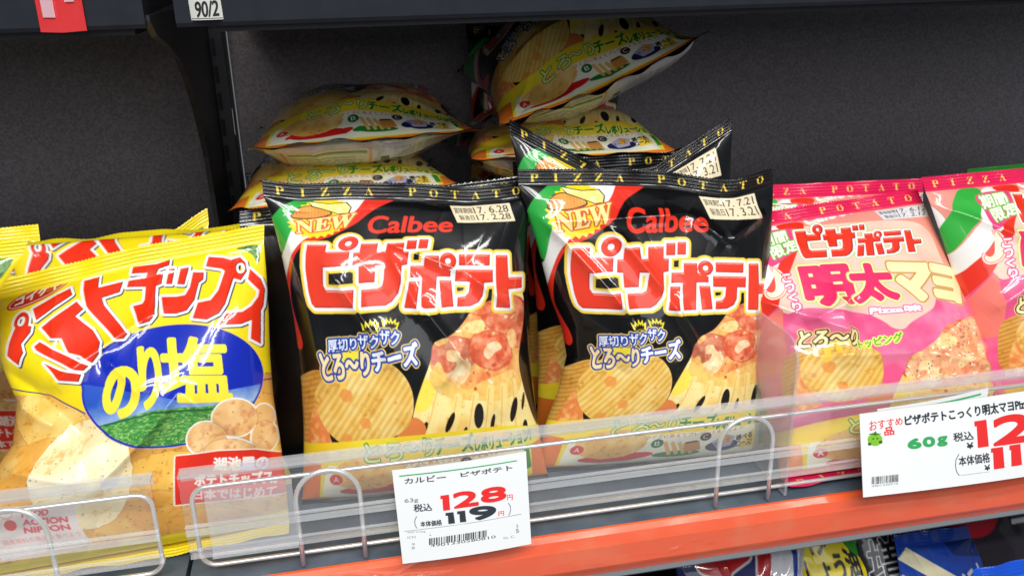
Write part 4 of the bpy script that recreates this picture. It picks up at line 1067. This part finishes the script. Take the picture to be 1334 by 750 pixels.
def art128(A):
    f = homog([(510,612),(685,587),(692,707),(525,733)], [(0,0),(1,0),(1,1),(0,1)]); A.map = f
    Z = zz(510, 580, 4.69)
    red, ink, gr = (232, 40, 40), (44, 52, 60), (120, 124, 128)
    T = lambda s, q, c, b=.12: A.fill(A.text(s, Z(q), b), c)
    A.fill(A.poly(Z([(45,182),(765,87),(765,94),(45,190)])), (44, 164, 92))
    T('カルビー', [(76,200),(325,165),(325,205),(80,232)], ink, .14); T('ピザポテト', [(415,158),(732,115),(735,148),(418,185)], ink, .14)
    T('63g', [(78,325),(160,315),(162,345),(80,356)], gr, .08); T('税込', [(133,358),(242,346),(245,392),(136,404)], ink, .16)
    one = lambda q, c: A.fill(A.poly(Z(q)), c)
    one([(294,300),(346,292),(354,386),(312,392),(306,320),(294,322)], red); T('2', [(372,286),(518,268),(522,354),(384,372)], red, .75); T('8', [(542,262),(690,246),(692,324),(548,344)], red, .75)
    one([(326,404),(374,398),(384,466),(344,471),(340,420),(326,422)], ink); one([(396,394),(444,388),(452,456),(414,461),(410,410),(396,412)], ink); T('9', [(474,374),(628,362),(630,432),(480,446)], ink, .75)
    T('円', [(702,298),(736,296),(737,328),(704,332)], red, .08); T('円', [(648,398),(682,394),(683,422),(650,426)], red, .08)
    T('本体価格', [(174,460),(303,444),(305,478),(177,492)], ink, .14)
    A.fill(A.stroke(Z([(152,430),(143,450),(141,470),(146,488),(154,500)]), .8), ink); A.fill(A.stroke(Z([(710,348),(722,366),(724,388),(720,408),(712,420)]), .8), ink)
    A.fill(A.stroke(Z([(80,522),(790,416)]), .45), (70, 84, 110))
    T('0207-010kg', [(98,522),(205,513),(206,526),(99,536)], gr, 0); T('ICN', [(98,552),(145,546),(146,560),(99,566)], gr, 0)
    P = lambda x, y: (510 + x / 4.69, 580 + (y - (x - 225) * .155) / 4.69)
    barcode(A, P, 228, 580, 560, 600, 3); T('4901330580810', [(235,596),(630,538),(632,554),(237,612)], ink, .05)
    T('4', [(228,535),(240,533),(241,545),(229,547)], gr, 0); T('3', [(756,478),(770,476),(772,496),(758,498)], gr, 0); T('5', [(756,506),(774,503),(776,526),(758,529)], ink, .05)
    T('9', [(124,592),(142,590),(143,604),(125,606)], gr, 0); T('8', [(124,612),(142,610),(143,626),(125,628)], gr, 0); T('N. C.', [(680,550),(752,540),(753,554),(682,564)], gr, 0)
    return A
card('price_card', [(.0180,-.0050,.0705), (.1050,-.0050,.0722), (.1050,-.0165,.0088), (.0198,-.0165,.0078)], 87, 64, art128, 'small white price card reading 128 in front of the left black bag', ppm=5.2)

def art_big(A):
    f = homog([(1118,537),(1334,507),(1334,618),(1124,647)], [(0,0),(.84,0),(.84,1),(0,1)]); A.map = f
    Z = zz(1030, 480, 3.75)
    red, ink, gr = (232, 44, 44), (40, 46, 54), (52, 164, 92)
    T = lambda s, q, c, b=.12: A.fill(A.text(s, Z(q), b), c)
    T('ピザポテトこっくり明太マヨPizza味', [(536,224),(1186,130),(1192,184),(540,272)], ink, .32)
    T('おすすめ', [(374,250),(524,230),(528,266),(378,300)], (224, 60, 60), .12); T('品', [(442,284),(486,278),(489,316),(446,322)], (224, 60, 60), .3)
    A.fill(A.ell(*Z([(402,342)])[0], 9, 8.4, 0), (126, 190, 50)); A.fill(A.smooth_poly(Z([(372,315),(395,308),(404,300),(412,310),(432,312),(412,318),(404,322),(390,318)])), (60, 120, 30))
    for (x, y) in ((378, 364), (428, 354)): A.fill(A.ell(*Z([(x, y)])[0], 2.2, 2), (50, 90, 30))
    for (x, y) in ((394, 338), (412, 336)): A.fill(A.ell(*Z([(x, y)])[0], .9, 1.2), (40, 60, 20))
    T('6', [(552,342),(608,336),(612,380),(556,385)], gr, .75); T('0', [(622,334),(672,328),(676,370),(626,376)], gr, .75); T('g', [(688,330),(732,325),(734,368),(692,373)], gr, .6)
    T('税込', [(762,310),(858,298),(862,340),(766,352)], ink, .2); T('¥', [(828,358),(858,354),(860,382),(830,386)], ink, .25)
    one = lambda q, c: A.fill(A.poly(Z(q)), c)
    one([(864,252),(924,243),(936,374),(882,382),(876,276),(866,278)], red); T('2', [(960,242),(1150,210),(1158,342),(966,366)], red, 1.3); T('8', [(1176,214),(1350,190),(1356,310),(1182,334)], red, 1.3)
    one([(946,384),(1006,376),(1014,478),(960,486),(956,404),(946,406)], red); one([(1038,370),(1094,362),(1102,464),(1048,472),(1046,392),(1038,394)], red); T('9', [(1126,366),(1300,342),(1306,436),(1132,458)], red, 1.3)
    T('本体価格', [(788,424),(938,404),(942,450),(792,470)], ink, .2); T('¥', [(914,466),(940,462),(942,488),(916,492)], ink, .2)
    A.fill(A.stroke(Z([(790,412),(776,440),(774,470),(780,498),(792,514)]), .9), ink); A.fill(A.stroke(Z([(792,515),(940,496)]), .4), (90, 100, 120))
    P = lambda x, y: (1030 + x / 3.75, 480 + (y - (x - 388) * .12) / 3.75)
    barcode(A, P, 390, 508, 526, 562, 5, 26); T('4901330910', [(390,566),(508,550),(508,560),(390,576)], (110, 112, 116), 0)
    return A
card('price_card', [(.3440,-.0060,.0690), (.5040,-.0060,.0716), (.5040,-.0215,.0088), (.3445,-.0215,.0110)], 160, 62, art_big, 'large white price card with big red numerals at the right')
def art_hid(A):
    A.fill(A.poly([(.04,.05),(.93,.05),(.93,.075),(.04,.075)]), (44, 164, 92)); return A
card('price_card', [(.3600,-.0028,.0690), (.4480,-.0028,.0752), (.4500,-.0040,.0140), (.3620,-.0040,.0080)], 88, 62, art_hid, 'white price card tucked behind the large one, green line showing', ppm=2)
def art902(A):
    A.fill(A.poly([(-.1,-.1),(1.1,-.1),(1.1,1.1),(-.1,1.1)]), (196, 198, 192))
    A.fill(A.text('90/2', [(.20,.34),(.92,.30),(.88,.86),(.17,.90)], .28), (24, 24, 26)); A.fill(A.poly([(.02,.93),(.98,.93),(.98,.96),(.02,.96)]), (60, 60, 62))
    return A
card('shelf_label', [(-.0795,.0990,.3575), (-.0605,.0990,.3575), (-.0600,.0990,.3415), (-.0790,.0990,.3415)], 19, 16, art902, 'small white label reading 90/2 on the upper shelf edge', 'label', ppm=8)

rb = empty('tag_holder', (-.152, .093, .337)); tag(rb, 'bright red plastic tag holder hanging on the upper shelf edge', 'tag holder')
bm = bmesh.new(); add_prism(bm, [(-.1660,.0985), (-.1500,.0850), (-.1400,.0985)], 'z', .3375, .3850); obj('holder', bm, M_REDBOX, rb)
def slant(name, a, b, z0, z1, m):
    A_, B_ = np.array((-.1660,.0985)), np.array((-.1500,.0850))
    if name == 'tag_right': A_, B_ = np.array((-.1500,.0850)), np.array((-.1400,.0985))
    d = B_ - A_; nrm = np.array((d[1], -d[0])); nrm = nrm / np.linalg.norm(nrm) * .0004
    p, q = A_ + d * a + nrm, A_ + d * b + nrm
    bm = bmesh.new(); add_prism(bm, [tuple(p), tuple(q), tuple(q + nrm), tuple(p + nrm)], 'z', z0, z1); obj('tag_card', bm, m, rb)
slant('tag_left', .28, .80, .3460, .386, M_PINK); slant('tag_right', .25, .62, .3545, .386, M_PINK)
